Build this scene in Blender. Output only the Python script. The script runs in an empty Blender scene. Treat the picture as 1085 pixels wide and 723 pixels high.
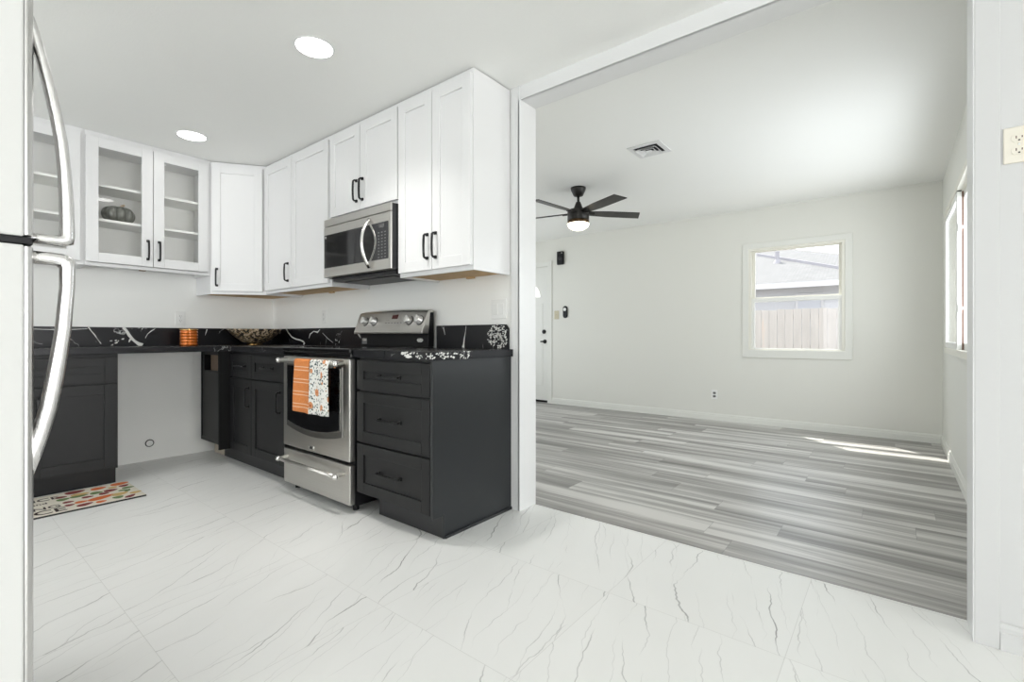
import bpy, bmesh, math, random
from mathutils import Vector, Matrix, noise
random.seed(7)
R = math.radians
S = bpy.context.scene
C = S.collection

# ------------------------------------------------------------------ camera
cam_data = bpy.data.cameras.new('camera')
cam = bpy.data.objects.new('camera', cam_data); C.objects.link(cam)
cam.location = (0, 0, 1.0)
cam.rotation_euler = (R(90), 0, R(38.58))
cam_data.sensor_fit = 'HORIZONTAL'; cam_data.sensor_width = 36
cam_data.lens = 507.0 / 1085 * 36
cam_data.shift_y = -4.8 / 1085
cam_data.clip_start = 0.02
S.camera = cam
S.view_settings.view_transform = 'Standard'
S.view_settings.look = 'None'
S.view_settings.gamma = 1.0
S.view_settings.use_curve_mapping = False
S.view_settings.exposure = 0.14
try:
    S.cycles.use_denoising = True
    S.cycles.max_bounces = 10
    S.cycles.diffuse_bounces = 6
    S.cycles.glossy_bounces = 5
    S.cycles.transparent_max_bounces = 12
    S.cycles.caustics_reflective = False
    S.cycles.caustics_refractive = False
except Exception:
    pass

# ------------------------------------------------------------------ sky, sun, daylight, added fill
world = bpy.data.worlds.new('sky'); S.world = world; world.use_nodes = True
wb = world.node_tree.nodes['Background']
wb.inputs[0].default_value = (0.86, 0.93, 1.0, 1); wb.inputs[1].default_value = 2.2

sun_d = bpy.data.lights.new('sun', 'SUN'); sun_d.energy = 6.5; sun_d.angle = R(0.5); sun_d.color = (1, .97, .91)
sun = bpy.data.objects.new('sun', sun_d); C.objects.link(sun)
sun.rotation_euler = Vector((.50, -.50, -1)).to_track_quat('-Z', 'Y').to_euler()
sun.location = (-6, 12, 12)

def area(name, loc, direction, sx, sy, power, col=(1, 1, 1)):
    d = bpy.data.lights.new(name, 'AREA'); d.shape = 'RECTANGLE'; d.size = sx; d.size_y = sy
    d.energy = power; d.color = col
    o = bpy.data.objects.new(name, d); C.objects.link(o); o.location = loc
    o.rotation_euler = Vector(direction).to_track_quat('-Z', 'Y').to_euler()
    return o
# unseen fill lamps added behind camera and living left; daylight at the side window
area('fill_dining_side', (9.12, .15, 1.05), (-1, .04, .10), 3.4, 1.9, 200, (1, .99, .98))  # added fill, tilted up to lift the ceilings
area('fill_dining_back', (-.6, -5.05, 1.10), (-.1, 1, .22), 7.4, 1.9, 118, (1, .99, .98))  # added fill behind the camera, tilted up like bounced flash
area('daylight_living_side', (0.56, 4.33, 1.40), (-1, 0, .12), 2.0, 1.05, 24, (.93, .97, 1))
area('fill_living_left', (-5.35, 4.1, 1.25), (1, 0, .2), 2.2, 1.5, 5, (1, .99, .97))  # added fill at an unseen opening left of the living room

# ------------------------------------------------------------------ materials
def new_mat(name):
    m = bpy.data.materials.new(name); m.use_nodes = True
    n = m.node_tree.nodes; l = m.node_tree.links
    return m, n, l, n['Principled BSDF']

def plain(name, col, rough=.5, metal=0, spec=.5, emit=None, estr=0, bump=0, bscale=60, coat=0, var=0):
    m, n, l, b = new_mat(name)
    b.inputs['Base Color'].default_value = (*col, 1)
    b.inputs['Roughness'].default_value = rough
    b.inputs['Metallic'].default_value = metal
    b.inputs['Specular IOR Level'].default_value = spec
    b.inputs['Coat Weight'].default_value = coat
    if emit:
        b.inputs['Emission Color'].default_value = (*emit, 1); b.inputs['Emission Strength'].default_value = estr
    if bump or var:
        tc = n.new('ShaderNodeTexCoord'); nz = n.new('ShaderNodeTexNoise')
        nz.inputs['Scale'].default_value = bscale; nz.inputs['Detail'].default_value = 4
        l.new(tc.outputs['Object'], nz.inputs['Vector'])
        if bump:
            bp = n.new('ShaderNodeBump'); bp.inputs['Strength'].default_value = bump; bp.inputs['Distance'].default_value = .004
            l.new(nz.outputs['Fac'], bp.inputs['Height']); l.new(bp.outputs['Normal'], b.inputs['Normal'])
        if var:
            mx = n.new('ShaderNodeMix'); mx.data_type = 'RGBA'
            mx.inputs[6].default_value = (*[c * (1 - var) for c in col], 1); mx.inputs[7].default_value = (*[min(1, c * (1 + var)) for c in col], 1)
            l.new(nz.outputs['Fac'], mx.inputs[0]); l.new(mx.outputs[2], b.inputs['Base Color'])
    return m

def node(n, t, **kw):
    o = n.new(t)
    for k, v in kw.items(): setattr(o, k, v)
    return o
def math_n(n, l, op, a, b=None, c=None, clamp=False):
    o = n.new('ShaderNodeMath'); o.operation = op; o.use_clamp = clamp
    for i, v in enumerate((a, b, c)):
        if v is None: continue
        if isinstance(v, (int, float)): o.inputs[i].default_value = v
        else: l.new(v, o.inputs[i])
    return o.outputs[0]
def ramp(n, l, fac, stops, interp='LINEAR'):
    o = n.new('ShaderNodeValToRGB'); o.color_ramp.interpolation = interp
    e = o.color_ramp.elements
    while len(e) < len(stops): e.new(.5)
    for i, (p, c) in enumerate(stops):
        e[i].position = p; e[i].color = (*c, 1) if len(c) == 3 else c
    l.new(fac, o.inputs[0]); return o.outputs[0]
def mixc(n, l, fac, a, b):
    o = n.new('ShaderNodeMix'); o.data_type = 'RGBA'
    if isinstance(fac, (int, float)): o.inputs[0].default_value = fac
    else: l.new(fac, o.inputs[0])
    for i, v in ((6, a), (7, b)):
        if isinstance(v, tuple): o.inputs[i].default_value = (*v, 1)
        else: l.new(v, o.inputs[i])
    return o.outputs[2]
def noise_n(n, l, vec, scale, detail=3, rough=.5, dist=0):
    o = n.new('ShaderNodeTexNoise'); o.inputs['Scale'].default_value = scale; o.inputs['Detail'].default_value = detail
    o.inputs['Roughness'].default_value = rough; o.inputs['Distortion'].default_value = dist
    l.new(vec, o.inputs['Vector']); return o
def combine(n, l, x, y, z=0):
    o = n.new('ShaderNodeCombineXYZ')
    for i, v in enumerate((x, y, z)):
        if isinstance(v, (int, float)): o.inputs[i].default_value = v
        else: l.new(v, o.inputs[i])
    return o.outputs[0]

def marble_floor():
    m, n, l, b = new_mat('white_marble_tile')
    tc = n.new('ShaderNodeTexCoord'); sp = n.new('ShaderNodeSeparateXYZ'); l.new(tc.outputs['Object'], sp.inputs[0])
    T = .6065
    tx = math_n(n, l, 'DIVIDE', math_n(n, l, 'ADD', sp.outputs[0], .265 + T * 20), T)
    ty = math_n(n, l, 'DIVIDE', math_n(n, l, 'ADD', sp.outputs[1], -1.694 + T * 20), T)
    ix, iy = math_n(n, l, 'FLOOR', tx), math_n(n, l, 'FLOOR', ty)
    fx, fy = math_n(n, l, 'FRACT', tx), math_n(n, l, 'FRACT', ty)
    wn = n.new('ShaderNodeTexWhiteNoise'); wn.noise_dimensions = '2D'; l.new(combine(n, l, ix, iy), wn.inputs['Vector'])
    a = R(110)
    along = math_n(n, l, 'ADD', math_n(n, l, 'MULTIPLY', sp.outputs[0], math.cos(a)), math_n(n, l, 'MULTIPLY', sp.outputs[1], math.sin(a)))
    across = math_n(n, l, 'ADD', math_n(n, l, 'MULTIPLY', sp.outputs[0], -math.sin(a)), math_n(n, l, 'MULTIPLY', sp.outputs[1], math.cos(a)))
    off = math_n(n, l, 'MULTIPLY', wn.outputs['Value'], 37.0)
    al = math_n(n, l, 'ADD', along, off)
    # wandering of the veins: near-parallel jagged lines of even width, broken into segments
    def veins(freq, seed, width, amp, lo, hi):
        so = math_n(n, l, 'ADD', off, seed)
        w1 = noise_n(n, l, combine(n, l, math_n(n, l, 'MULTIPLY', al, 1.3), math_n(n, l, 'MULTIPLY', across, 1.1), so), 1.0, 1, .5)
        w2 = noise_n(n, l, combine(n, l, math_n(n, l, 'MULTIPLY', al, 8.0), math_n(n, l, 'MULTIPLY', across, 2.5), so), 1.0, 3, .6)
        ac = math_n(n, l, 'ADD', across, math_n(n, l, 'MULTIPLY', math_n(n, l, 'SUBTRACT', w1.outputs['Fac'], .5), amp))
        ac = math_n(n, l, 'ADD', ac, math_n(n, l, 'MULTIPLY', math_n(n, l, 'SUBTRACT', w2.outputs['Fac'], .5), .055))
        p = math_n(n, l, 'ADD', math_n(n, l, 'MULTIPLY', ac, freq), so)
        cell = math_n(n, l, 'FLOOR', p)
        d = math_n(n, l, 'ABSOLUTE', math_n(n, l, 'SUBTRACT', math_n(n, l, 'FRACT', p), .5))
        mk = noise_n(n, l, combine(n, l, math_n(n, l, 'MULTIPLY', al, 2.6), math_n(n, l, 'MULTIPLY', cell, 7.31), so), 1.0, 2.5, .6)
        mr = n.new('ShaderNodeMapRange'); mr.inputs['From Min'].default_value = lo; mr.inputs['From Max'].default_value = hi
        l.new(mk.outputs['Fac'], mr.inputs['Value'])
        wd = math_n(n, l, 'MULTIPLY_ADD', mr.outputs[0], width * freq, width * freq * .4)
        v = math_n(n, l, 'SUBTRACT', 1.0, math_n(n, l, 'DIVIDE', d, wd), clamp=True)
        return math_n(n, l, 'MULTIPLY', math_n(n, l, 'POWER', v, .7), mr.outputs[0], clamp=True), ac
    v1, ac = veins(6.5, 3.1, .0029, .40, .48, .70)
    v2, ac2 = veins(12.0, 11.7, .0024, .30, .45, .76)
    v3, ac3 = veins(5.0, 29.3, .0026, .70, .48, .72)
    v = math_n(n, l, 'MAXIMUM', math_n(n, l, 'MULTIPLY', v1, .82), math_n(n, l, 'MULTIPLY', v2, .58))
    v = math_n(n, l, 'MAXIMUM', v, math_n(n, l, 'MULTIPLY', v3, .75))
    cl = noise_n(n, l, combine(n, l, math_n(n, l, 'MULTIPLY', al, 1.0), math_n(n, l, 'MULTIPLY', ac, 3.0), off), 1.5, 3)
    base = mixc(n, l, cl.outputs['Fac'], (.79, .79, .77), (.87, .87, .855))
    col = mixc(n, l, v, base, (.12, .116, .108))
    gx = math_n(n, l, 'MINIMUM', fx, math_n(n, l, 'SUBTRACT', 1.0, fx)); gy = math_n(n, l, 'MINIMUM', fy, math_n(n, l, 'SUBTRACT', 1.0, fy))
    g = math_n(n, l, 'LESS_THAN', math_n(n, l, 'MINIMUM', gx, gy), .0018)
    col = mixc(n, l, math_n(n, l, 'MULTIPLY', g, .40), col, (.50, .49, .47))
    l.new(col, b.inputs['Base Color']); b.inputs['Roughness'].default_value = .38; b.inputs['Specular IOR Level'].default_value = .35
    return m

def plank_floor():
    m, n, l, b = new_mat('grey_wood_plank')
    tc = n.new('ShaderNodeTexCoord'); sp = n.new('ShaderNodeSeparateXYZ'); l.new(tc.outputs['Object'], sp.inputs[0])
    W, L = .19, 1.22
    ty = math_n(n, l, 'DIVIDE', math_n(n, l, 'ADD', sp.outputs[1], -2.315 + W * 10), W)
    iy = math_n(n, l, 'FLOOR', ty); fy = math_n(n, l, 'FRACT', ty)
    w1 = n.new('ShaderNodeTexWhiteNoise'); w1.noise_dimensions = '1D'; l.new(math_n(n, l, 'ADD', iy, 4.3), w1.inputs['W'])
    tx = math_n(n, l, 'ADD', math_n(n, l, 'DIVIDE', sp.outputs[0], L), math_n(n, l, 'ADD', math_n(n, l, 'MULTIPLY', w1.outputs['Value'], 7.0), 30.0))
    ix = math_n(n, l, 'FLOOR', tx); fx = math_n(n, l, 'FRACT', tx)
    w2 = n.new('ShaderNodeTexWhiteNoise'); w2.noise_dimensions = '2D'; l.new(combine(n, l, ix, iy), w2.inputs['Vector'])
    off = math_n(n, l, 'MULTIPLY', w2.outputs['Value'], 53.0)
    big = noise_n(n, l, combine(n, l, math_n(n, l, 'MULTIPLY', sp.outputs[0], .55), math_n(n, l, 'MULTIPLY', sp.outputs[1], 9.0), off), 1.0, 2, .5)
    mid = noise_n(n, l, combine(n, l, math_n(n, l, 'MULTIPLY', sp.outputs[0], 1.2), math_n(n, l, 'MULTIPLY', sp.outputs[1], 34.0), off), 1.0, 3, .6)
    fin = noise_n(n, l, combine(n, l, math_n(n, l, 'MULTIPLY', sp.outputs[0], 5.0), math_n(n, l, 'MULTIPLY', sp.outputs[1], 170.0), off), 1.0, 3, .6)
    f = math_n(n, l, 'ADD', math_n(n, l, 'MULTIPLY', big.outputs['Fac'], .68), math_n(n, l, 'MULTIPLY', mid.outputs['Fac'], .32))
    f = math_n(n, l, 'ADD', f, math_n(n, l, 'MULTIPLY', math_n(n, l, 'SUBTRACT', fin.outputs['Fac'], .5), .16))
    f = math_n(n, l, 'ADD', f, math_n(n, l, 'MULTIPLY', math_n(n, l, 'SUBTRACT', w2.outputs['Value'], .5), .13))
    col = ramp(n, l, f, [(.32, (.16, .152, .143)), (.43, (.27, .258, .245)), (.52, (.40, .388, .372)), (.62, (.64, .625, .60))])
    gy = math_n(n, l, 'MINIMUM', fy, math_n(n, l, 'SUBTRACT', 1.0, fy)); gx = math_n(n, l, 'MULTIPLY', math_n(n, l, 'MINIMUM', fx, math_n(n, l, 'SUBTRACT', 1.0, fx)), L / W)
    g = math_n(n, l, 'LESS_THAN', math_n(n, l, 'MINIMUM', gx, gy), .006)
    col = mixc(n, l, math_n(n, l, 'MULTIPLY', g, .5), col, (.10, .10, .095))
    l.new(col, b.inputs['Base Color']); b.inputs['Roughness'].default_value = .36; b.inputs['Specular IOR Level'].default_value = .65
    bp = n.new('ShaderNodeBump'); bp.inputs['Strength'].default_value = .12; bp.inputs['Distance'].default_value = .002
    l.new(fin.outputs['Fac'], bp.inputs['Height']); l.new(bp.outputs['Normal'], b.inputs['Normal'])
    return m

def quartz():
    m, n, l, b = new_mat('black_quartz')
    tc = n.new('ShaderNodeTexCoord'); v = tc.outputs['Object']
    wob = noise_n(n, l, v, 3.5, 4, .6)
    vm = n.new('ShaderNodeVectorMath'); vm.operation = 'MULTIPLY_ADD'; l.new(wob.outputs['Color'], vm.inputs[0]); vm.inputs[1].default_value = (.5, .5, .5); l.new(v, vm.inputs[2])
    vo = n.new('ShaderNodeTexVoronoi'); vo.feature = 'DISTANCE_TO_EDGE'; vo.inputs['Scale'].default_value = 2.6; l.new(vm.outputs[0], vo.inputs['Vector'])
    line = math_n(n, l, 'SUBTRACT', 1.0, math_n(n, l, 'DIVIDE', vo.outputs['Distance'], .011), clamp=True)
    mk = noise_n(n, l, v, 7.0, 3, .6)
    mm = ramp(n, l, mk.outputs['Fac'], [(.55, (0, 0, 0)), (.66, (1, 1, 1))])
    line = math_n(n, l, 'MULTIPLY', line, mm)
    sk = noise_n(n, l, v, 55, 4, .7)
    pk = noise_n(n, l, v, 4.2, 2, .5)
    specks = math_n(n, l, 'MULTIPLY', ramp(n, l, sk.outputs['Fac'], [(.56, (0, 0, 0)), (.60, (1, 1, 1))]), ramp(n, l, pk.outputs['Fac'], [(.67, (0, 0, 0)), (.71, (1, 1, 1))]))
    f = math_n(n, l, 'MAXIMUM', math_n(n, l, 'MULTIPLY', line, .8), specks)
    col = mixc(n, l, f, (.012, .012, .014), (.72, .72, .70))
    l.new(col, b.inputs['Base Color']); b.inputs['Roughness'].default_value = .26; b.inputs['Specular IOR Level'].default_value = .22
    return m

def steel(name, col=(.60, .585, .555), rough=.30, axis='X'):
    m, n, l, b = new_mat(name)
    tc = n.new('ShaderNodeTexCoord'); mp = n.new('ShaderNodeMapping'); l.new(tc.outputs['Object'], mp.inputs[0])
    mp.inputs['Scale'].default_value = {'X': (1.5, 260, 260), 'Z': (260, 260, 1.5)}[axis]
    nz = noise_n(n, l, mp.outputs[0], 1.0, 3, .6)
    c = mixc(n, l, nz.outputs['Fac'], tuple(x * .90 for x in col), tuple(min(1, x * 1.08) for x in col))
    l.new(c, b.inputs['Base Color']); b.inputs['Metallic'].default_value = 1
    r = n.new('ShaderNodeMapRange'); r.inputs['To Min'].default_value = rough - .05; r.inputs['To Max'].default_value = rough + .07
    l.new(nz.outputs['Fac'], r.inputs['Value']); l.new(r.outputs[0], b.inputs['Roughness'])
    return m

def glass_pane(name, tint=(1, 1, 1), refl=.10):
    m = bpy.data.materials.new(name); m.use_nodes = True
    n = m.node_tree.nodes; l = m.node_tree.links; n.remove(n['Principled BSDF'])
    tr = n.new('ShaderNodeBsdfTransparent'); tr.inputs[0].default_value = (*tint, 1)
    gl = n.new('ShaderNodeBsdfGlossy'); gl.inputs['Roughness'].default_value = .02
    lw = n.new('ShaderNodeLayerWeight'); lw.inputs[0].default_value = .5
    fr = math_n(n, l, 'MULTIPLY_ADD', math_n(n, l, 'POWER', lw.outputs['Facing'], 5.0), .9, refl * .18)
    mx = n.new('ShaderNodeMixShader'); l.new(fr, mx.inputs[0]); l.new(tr.outputs[0], mx.inputs[1]); l.new(gl.outputs[0], mx.inputs[2])
    l.new(mx.outputs[0], n['Material Output'].inputs[0])
    return m

def panel_wall(name, col, pitch=.41):
    # painted sheet panelling with faint vertical grooves
    m, n, l, b = new_mat(name)
    tc = n.new('ShaderNodeTexCoord'); sp = n.new('ShaderNodeSeparateXYZ'); l.new(tc.outputs['Object'], sp.inputs[0])
    fx = math_n(n, l, 'FRACT', math_n(n, l, 'DIVIDE', math_n(n, l, 'ADD', sp.outputs[0], 20.07), pitch))
    fx2 = math_n(n, l, 'FRACT', math_n(n, l, 'DIVIDE', math_n(n, l, 'ADD', sp.outputs[0], 20.21), pitch * 1.7))
    g = math_n(n, l, 'MAXIMUM', math_n(n, l, 'LESS_THAN', fx, .012), math_n(n, l, 'LESS_THAN', fx2, .008))
    nz = noise_n(n, l, tc.outputs['Object'], 45, 3)
    h = math_n(n, l, 'SUBTRACT', math_n(n, l, 'MULTIPLY', nz.outputs['Fac'], .15), g)
    bp = n.new('ShaderNodeBump'); bp.inputs['Strength'].default_value = .22; bp.inputs['Distance'].default_value = .002
    l.new(h, bp.inputs['Height']); l.new(bp.outputs['Normal'], b.inputs['Normal'])
    b.inputs['Base Color'].default_value = (*col, 1); b.inputs['Roughness'].default_value = .55
    return m

def towel_floral():
    m, n, l, b = new_mat('floral_cotton')
    tc = n.new('ShaderNodeTexCoord'); v = tc.outputs['Object']
    vo = n.new('ShaderNodeTexVoronoi'); vo.inputs['Scale'].default_value = 17; l.new(v, vo.inputs['Vector'])
    vs = n.new('ShaderNodeSeparateColor'); l.new(vo.outputs['Color'], vs.inputs[0])
    blob = math_n(n, l, 'MULTIPLY', math_n(n, l, 'LESS_THAN', vo.outputs['Distance'], .40), math_n(n, l, 'GREATER_THAN', vs.outputs[0], .42))
    core = math_n(n, l, 'MULTIPLY', math_n(n, l, 'LESS_THAN', vo.outputs['Distance'], .17), math_n(n, l, 'GREATER_THAN', vs.outputs[0], .42))
    v2 = n.new('ShaderNodeTexVoronoi'); v2.inputs['Scale'].default_value = 78; l.new(v, v2.inputs['Vector'])
    v2s = n.new('ShaderNodeSeparateColor'); l.new(v2.outputs['Color'], v2s.inputs[0])
    leaf = math_n(n, l, 'MULTIPLY', math_n(n, l, 'LESS_THAN', v2.outputs['Distance'], .42), math_n(n, l, 'GREATER_THAN', v2s.outputs[0], .28))
    leafc = ramp(n, l, v2s.outputs[1], [(.0, (.03, .06, .07)), (.4, (.05, .10, .08)), (.55, (.30, .16, .06)), (.8, (.25, .30, .28))], 'CONSTANT')
    c = mixc(n, l, leaf, (.80, .79, .75), leafc)
    c = mixc(n, l, blob, c, (.62, .27, .12)); c = mixc(n, l, core, c, (.45, .10, .03))
    l.new(c, b.inputs['Base Color']); b.inputs['Roughness'].default_value = .9
    return m

def towel_orange():
    m, n, l, b = new_mat('orange_striped_cotton')
    tc = n.new('ShaderNodeTexCoord'); sp = n.new('ShaderNodeSeparateXYZ'); l.new(tc.outputs['Object'], sp.inputs[0])
    fz = math_n(n, l, 'FRACT', math_n(n, l, 'DIVIDE', math_n(n, l, 'ADD', sp.outputs[2], 5.022), .074))
    s1 = math_n(n, l, 'LESS_THAN', math_n(n, l, 'ABSOLUTE', math_n(n, l, 'SUBTRACT', fz, .25)), .035)
    s2 = math_n(n, l, 'LESS_THAN', math_n(n, l, 'ABSOLUTE', math_n(n, l, 'SUBTRACT', fz, .52)), .035)
    nz = noise_n(n, l, tc.outputs['Object'], 130, 3)
    base = mixc(n, l, nz.outputs['Fac'], (.50, .15, .035), (.78, .28, .08))
    c = mixc(n, l, math_n(n, l, 'MULTIPLY', math_n(n, l, 'MAXIMUM', s1, s2), .65), base, (.85, .66, .50))
    l.new(c, b.inputs['Base Color']); b.inputs['Roughness'].default_value = .9
    return m

def speckled_bowl():
    m, n, l, b = new_mat('mosaic_shell')
    tc = n.new('ShaderNodeTexCoord')
    vo = n.new('ShaderNodeTexVoronoi'); vo.inputs['Scale'].default_value = 75; l.new(tc.outputs['Object'], vo.inputs['Vector'])
    s = n.new('ShaderNodeSeparateColor'); l.new(vo.outputs['Color'], s.inputs[0])
    c = ramp(n, l, s.outputs[0], [(0, (.012, .010, .008)), (.40, (.10, .07, .04)), (.58, (.32, .23, .13)), (.80, (.58, .47, .33))], 'CONSTANT')
    l.new(c, b.inputs['Base Color']); b.inputs['Roughness'].default_value = .35
    return m

def roof_mat():
    m, n, l, b = new_mat('grey_shingle')
    tc = n.new('ShaderNodeTexCoord')
    br = n.new('ShaderNodeTexBrick'); br.inputs['Scale'].default_value = 3.0; l.new(tc.outputs['Object'], br.inputs['Vector'])
    br.inputs['Color1'].default_value = (.20, .198, .196, 1); br.inputs['Color2'].default_value = (.245, .24, .236, 1); br.inputs['Mortar'].default_value = (.16, .157, .155, 1)
    br.inputs['Mortar Size'].default_value = .03
    l.new(br.outputs['Color'], b.inputs['Base Color']); b.inputs['Roughness'].default_value = .9
    return m

def fence_mat():
    m, n, l, b = new_mat('weathered_cedar')
    tc = n.new('ShaderNodeTexCoord'); sp = n.new('ShaderNodeSeparateXYZ'); l.new(tc.outputs['Object'], sp.inputs[0])
    nz = noise_n(n, l, combine(n, l, math_n(n, l, 'MULTIPLY', sp.outputs[0], 9.0), sp.outputs[1], math_n(n, l, 'MULTIPLY', sp.outputs[2], 1.2)), 1.0, 4, .6)
    c = ramp(n, l, nz.outputs['Fac'], [(.30, (.40, .37, .345)), (.60, (.46, .425, .395)), (.80, (.52, .40, .32))])
    l.new(c, b.inputs['Base Color']); b.inputs['Roughness'].default_value = .95
    return m

M = {}
M['wall'] = plain('kitchen_wall_paint', (.88, .882, .855), .5, bump=.05, bscale=90)
M['wall_dim'] = plain('white_wall_darkened', (.58, .58, .575), .6, spec=.3, bump=.05, bscale=90)  # white wall paint darkened to offset too much light on this side
M['lwall'] = panel_wall('living_wall_paint', (.73, .725, .675))
M['lwall2'] = plain('living_side_paint', (.74, .74, .695), .5, bump=.04, bscale=80)
M['ceil'] = plain('ceiling_paint', (.89, .892, .868), .8, bump=.22, bscale=110)
M['trim'] = plain('white_trim_paint', (.745, .748, .745), .35)
M['white'] = plain('white_cabinet_paint', (.77, .77, .77), .32)
M['inside'] = plain('cabinet_interior', (.92, .92, .89), .5)
M['black'] = plain('black_cabinet_paint', (.0125, .0126, .0132), .42, spec=.3)
M['panel'] = plain('black_end_panel', (.016, .018, .020), .34, spec=.45)
M['toe'] = plain('black_toe_board', (.018, .018, .02), .45)
M['deepblack'] = plain('deep_black_panel', (.006, .006, .006), .7, spec=.15)  # deeper black than the cabinet paint, used on the filler panel
M['wood'] = plain('raw_plywood', (.62, .42, .22), .7, var=.25, bscale=14)
M['darkwood'] = plain('brown_fibreboard', (.30, .22, .165), .8, var=.2, bscale=30)
M['palewood'] = plain('pale_board', (.55, .49, .40), .8, var=.1, bscale=20)
M['hw'] = plain('matt_black_metal', (.012, .012, .013), .38, metal=.4)
M['hwd'] = plain('dark_pull_metal', (.02, .02, .021), .30, metal=.6)
M['tile'] = marble_floor()
M['plank'] = plank_floor()
M['quartz'] = quartz()
M['vein'] = plain('white_quartz_vein', (.75, .75, .72), .25)
M['steel'] = steel('brushed_steel')
M['steelz'] = steel('brushed_steel_upright', (.62, .61, .60), .28, 'Z')
M['dsteel'] = steel('dark_steel', (.22, .215, .205), .32)  # darker grey steel of the oven window surround
M['bright'] = plain('polished_steel', (.80, .79, .77), .22, metal=1)
M['fside'] = plain('fridge_side_enamel', (.66, .66, .645), .55, spec=.15, bump=.03, bscale=300)
M['bglass'] = plain('black_glass', (.006, .006, .007), .06, spec=.6)
M['bplast'] = plain('black_plastic', (.008, .008, .009), .40, spec=.22)
M['dplast'] = plain('charcoal_plastic', (.032, .032, .034), .45, spec=.3)
M['key'] = plain('key_legend', (.17, .17, .17), .5)
M['lcd'] = plain('display_glass', (.10, .10, .10), .2)
M['led'] = plain('red_display', (.03, .004, .003), .2, emit=(.5, .03, .02), estr=.05)
M['knob'] = plain('knob_metal', (.80, .79, .77), .35, metal=.6)
M['badge'] = plain('silver_badge', (.72, .72, .70), .25, metal=.8)
M['plastic'] = plain('white_plate_plastic', (.82, .82, .80), .35)
M['ivory'] = plain('ivory_plate_plastic', (.72, .68, .59), .35)
M['beige'] = plain('beige_plate_plastic', (.52, .47, .33), .4)
M['slot'] = plain('socket_slot', (.02, .018, .016), .5)
M['slotbr'] = plain('socket_slot_brown', (.10, .05, .04), .5)
M['glass'] = glass_pane('clear_pane')
M['fan'] = plain('black_bronze_metal', (.022, .020, .018), .42, metal=.3)
M['blade'] = plain('dark_blade', (.022, .020, .018), .38)
M['bronze'] = plain('warm_bronze_band', (.10, .06, .03), .35, metal=.7)
M['lens'] = plain('fan_light_lens', (.9, .88, .82), .4, emit=(1, .88, .66), estr=9)
M['can'] = plain('recessed_lens', (.95, .95, .95), .4, emit=(1, .98, .95), estr=14)
M['door_glow'] = plain('fanlight_daylight_glow', (.9, .9, .9), .5, emit=(1, 1, .98), estr=.55)  # emission stands in for daylight behind the door glazing
M['door'] = plain('entry_door_paint', (.74, .74, .70), .4)
M['vinyl'] = plain('cream_vinyl', (.78, .765, .69), .4)
M['vinylw'] = plain('white_vinyl', (.80, .80, .77), .4)
M['brown'] = plain('brown_weatherstrip', (.20, .12, .09), .7)
M['dark'] = plain('dark_void', (.008, .008, .008), .8)
M['orange'] = towel_orange(); M['floral'] = towel_floral()
M['bowl'] = speckled_bowl()
M['amber'] = plain('amber_glass', (.70, .17, .015), .16, metal=.55, spec=.8, coat=.6)
M['gold'] = plain('brass_lid', (.75, .45, .16), .25, metal=1)
M['pumpkin'] = plain('smoked_glass', (.12, .125, .105), .10, spec=.8, coat=.5, var=.3, bscale=40)
M['stem'] = plain('dry_stem', (.45, .33, .22), .7)
M['mat'] = plain('mat_cream', (.72, .68, .585), .85, var=.05, bscale=120)
M['matedge'] = plain('mat_rubber', (.03, .03, .028), .8)
M['ink'] = plain('mat_dark_print', (.035, .02, .018), .85)
M['m_or'] = plain('print_orange', (.62, .14, .03), .85); M['m_rd'] = plain('print_maroon', (.20, .03, .025), .85)
M['m_gr'] = plain('print_green', (.13, .20, .07), .85); M['m_ye'] = plain('print_mustard', (.58, .40, .16), .85)
M['roof'] = roof_mat(); M['fence'] = fence_mat()
M['stucco'] = plain('pale_stucco', (.56, .56, .58), .9, bump=.1, bscale=60)
M['ground'] = plain('gravel_yard', (.42, .40, .37), .95, var=.2, bscale=6)
M['hglass'] = plain('pale_reflecting_glass', (.50, .51, .55), .2)
M['pipe'] = plain('vent_pipe_metal', (.36, .34, .36), .6)
M['eave'] = plain('white_fascia', (.62, .61, .62), .7)

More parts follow.
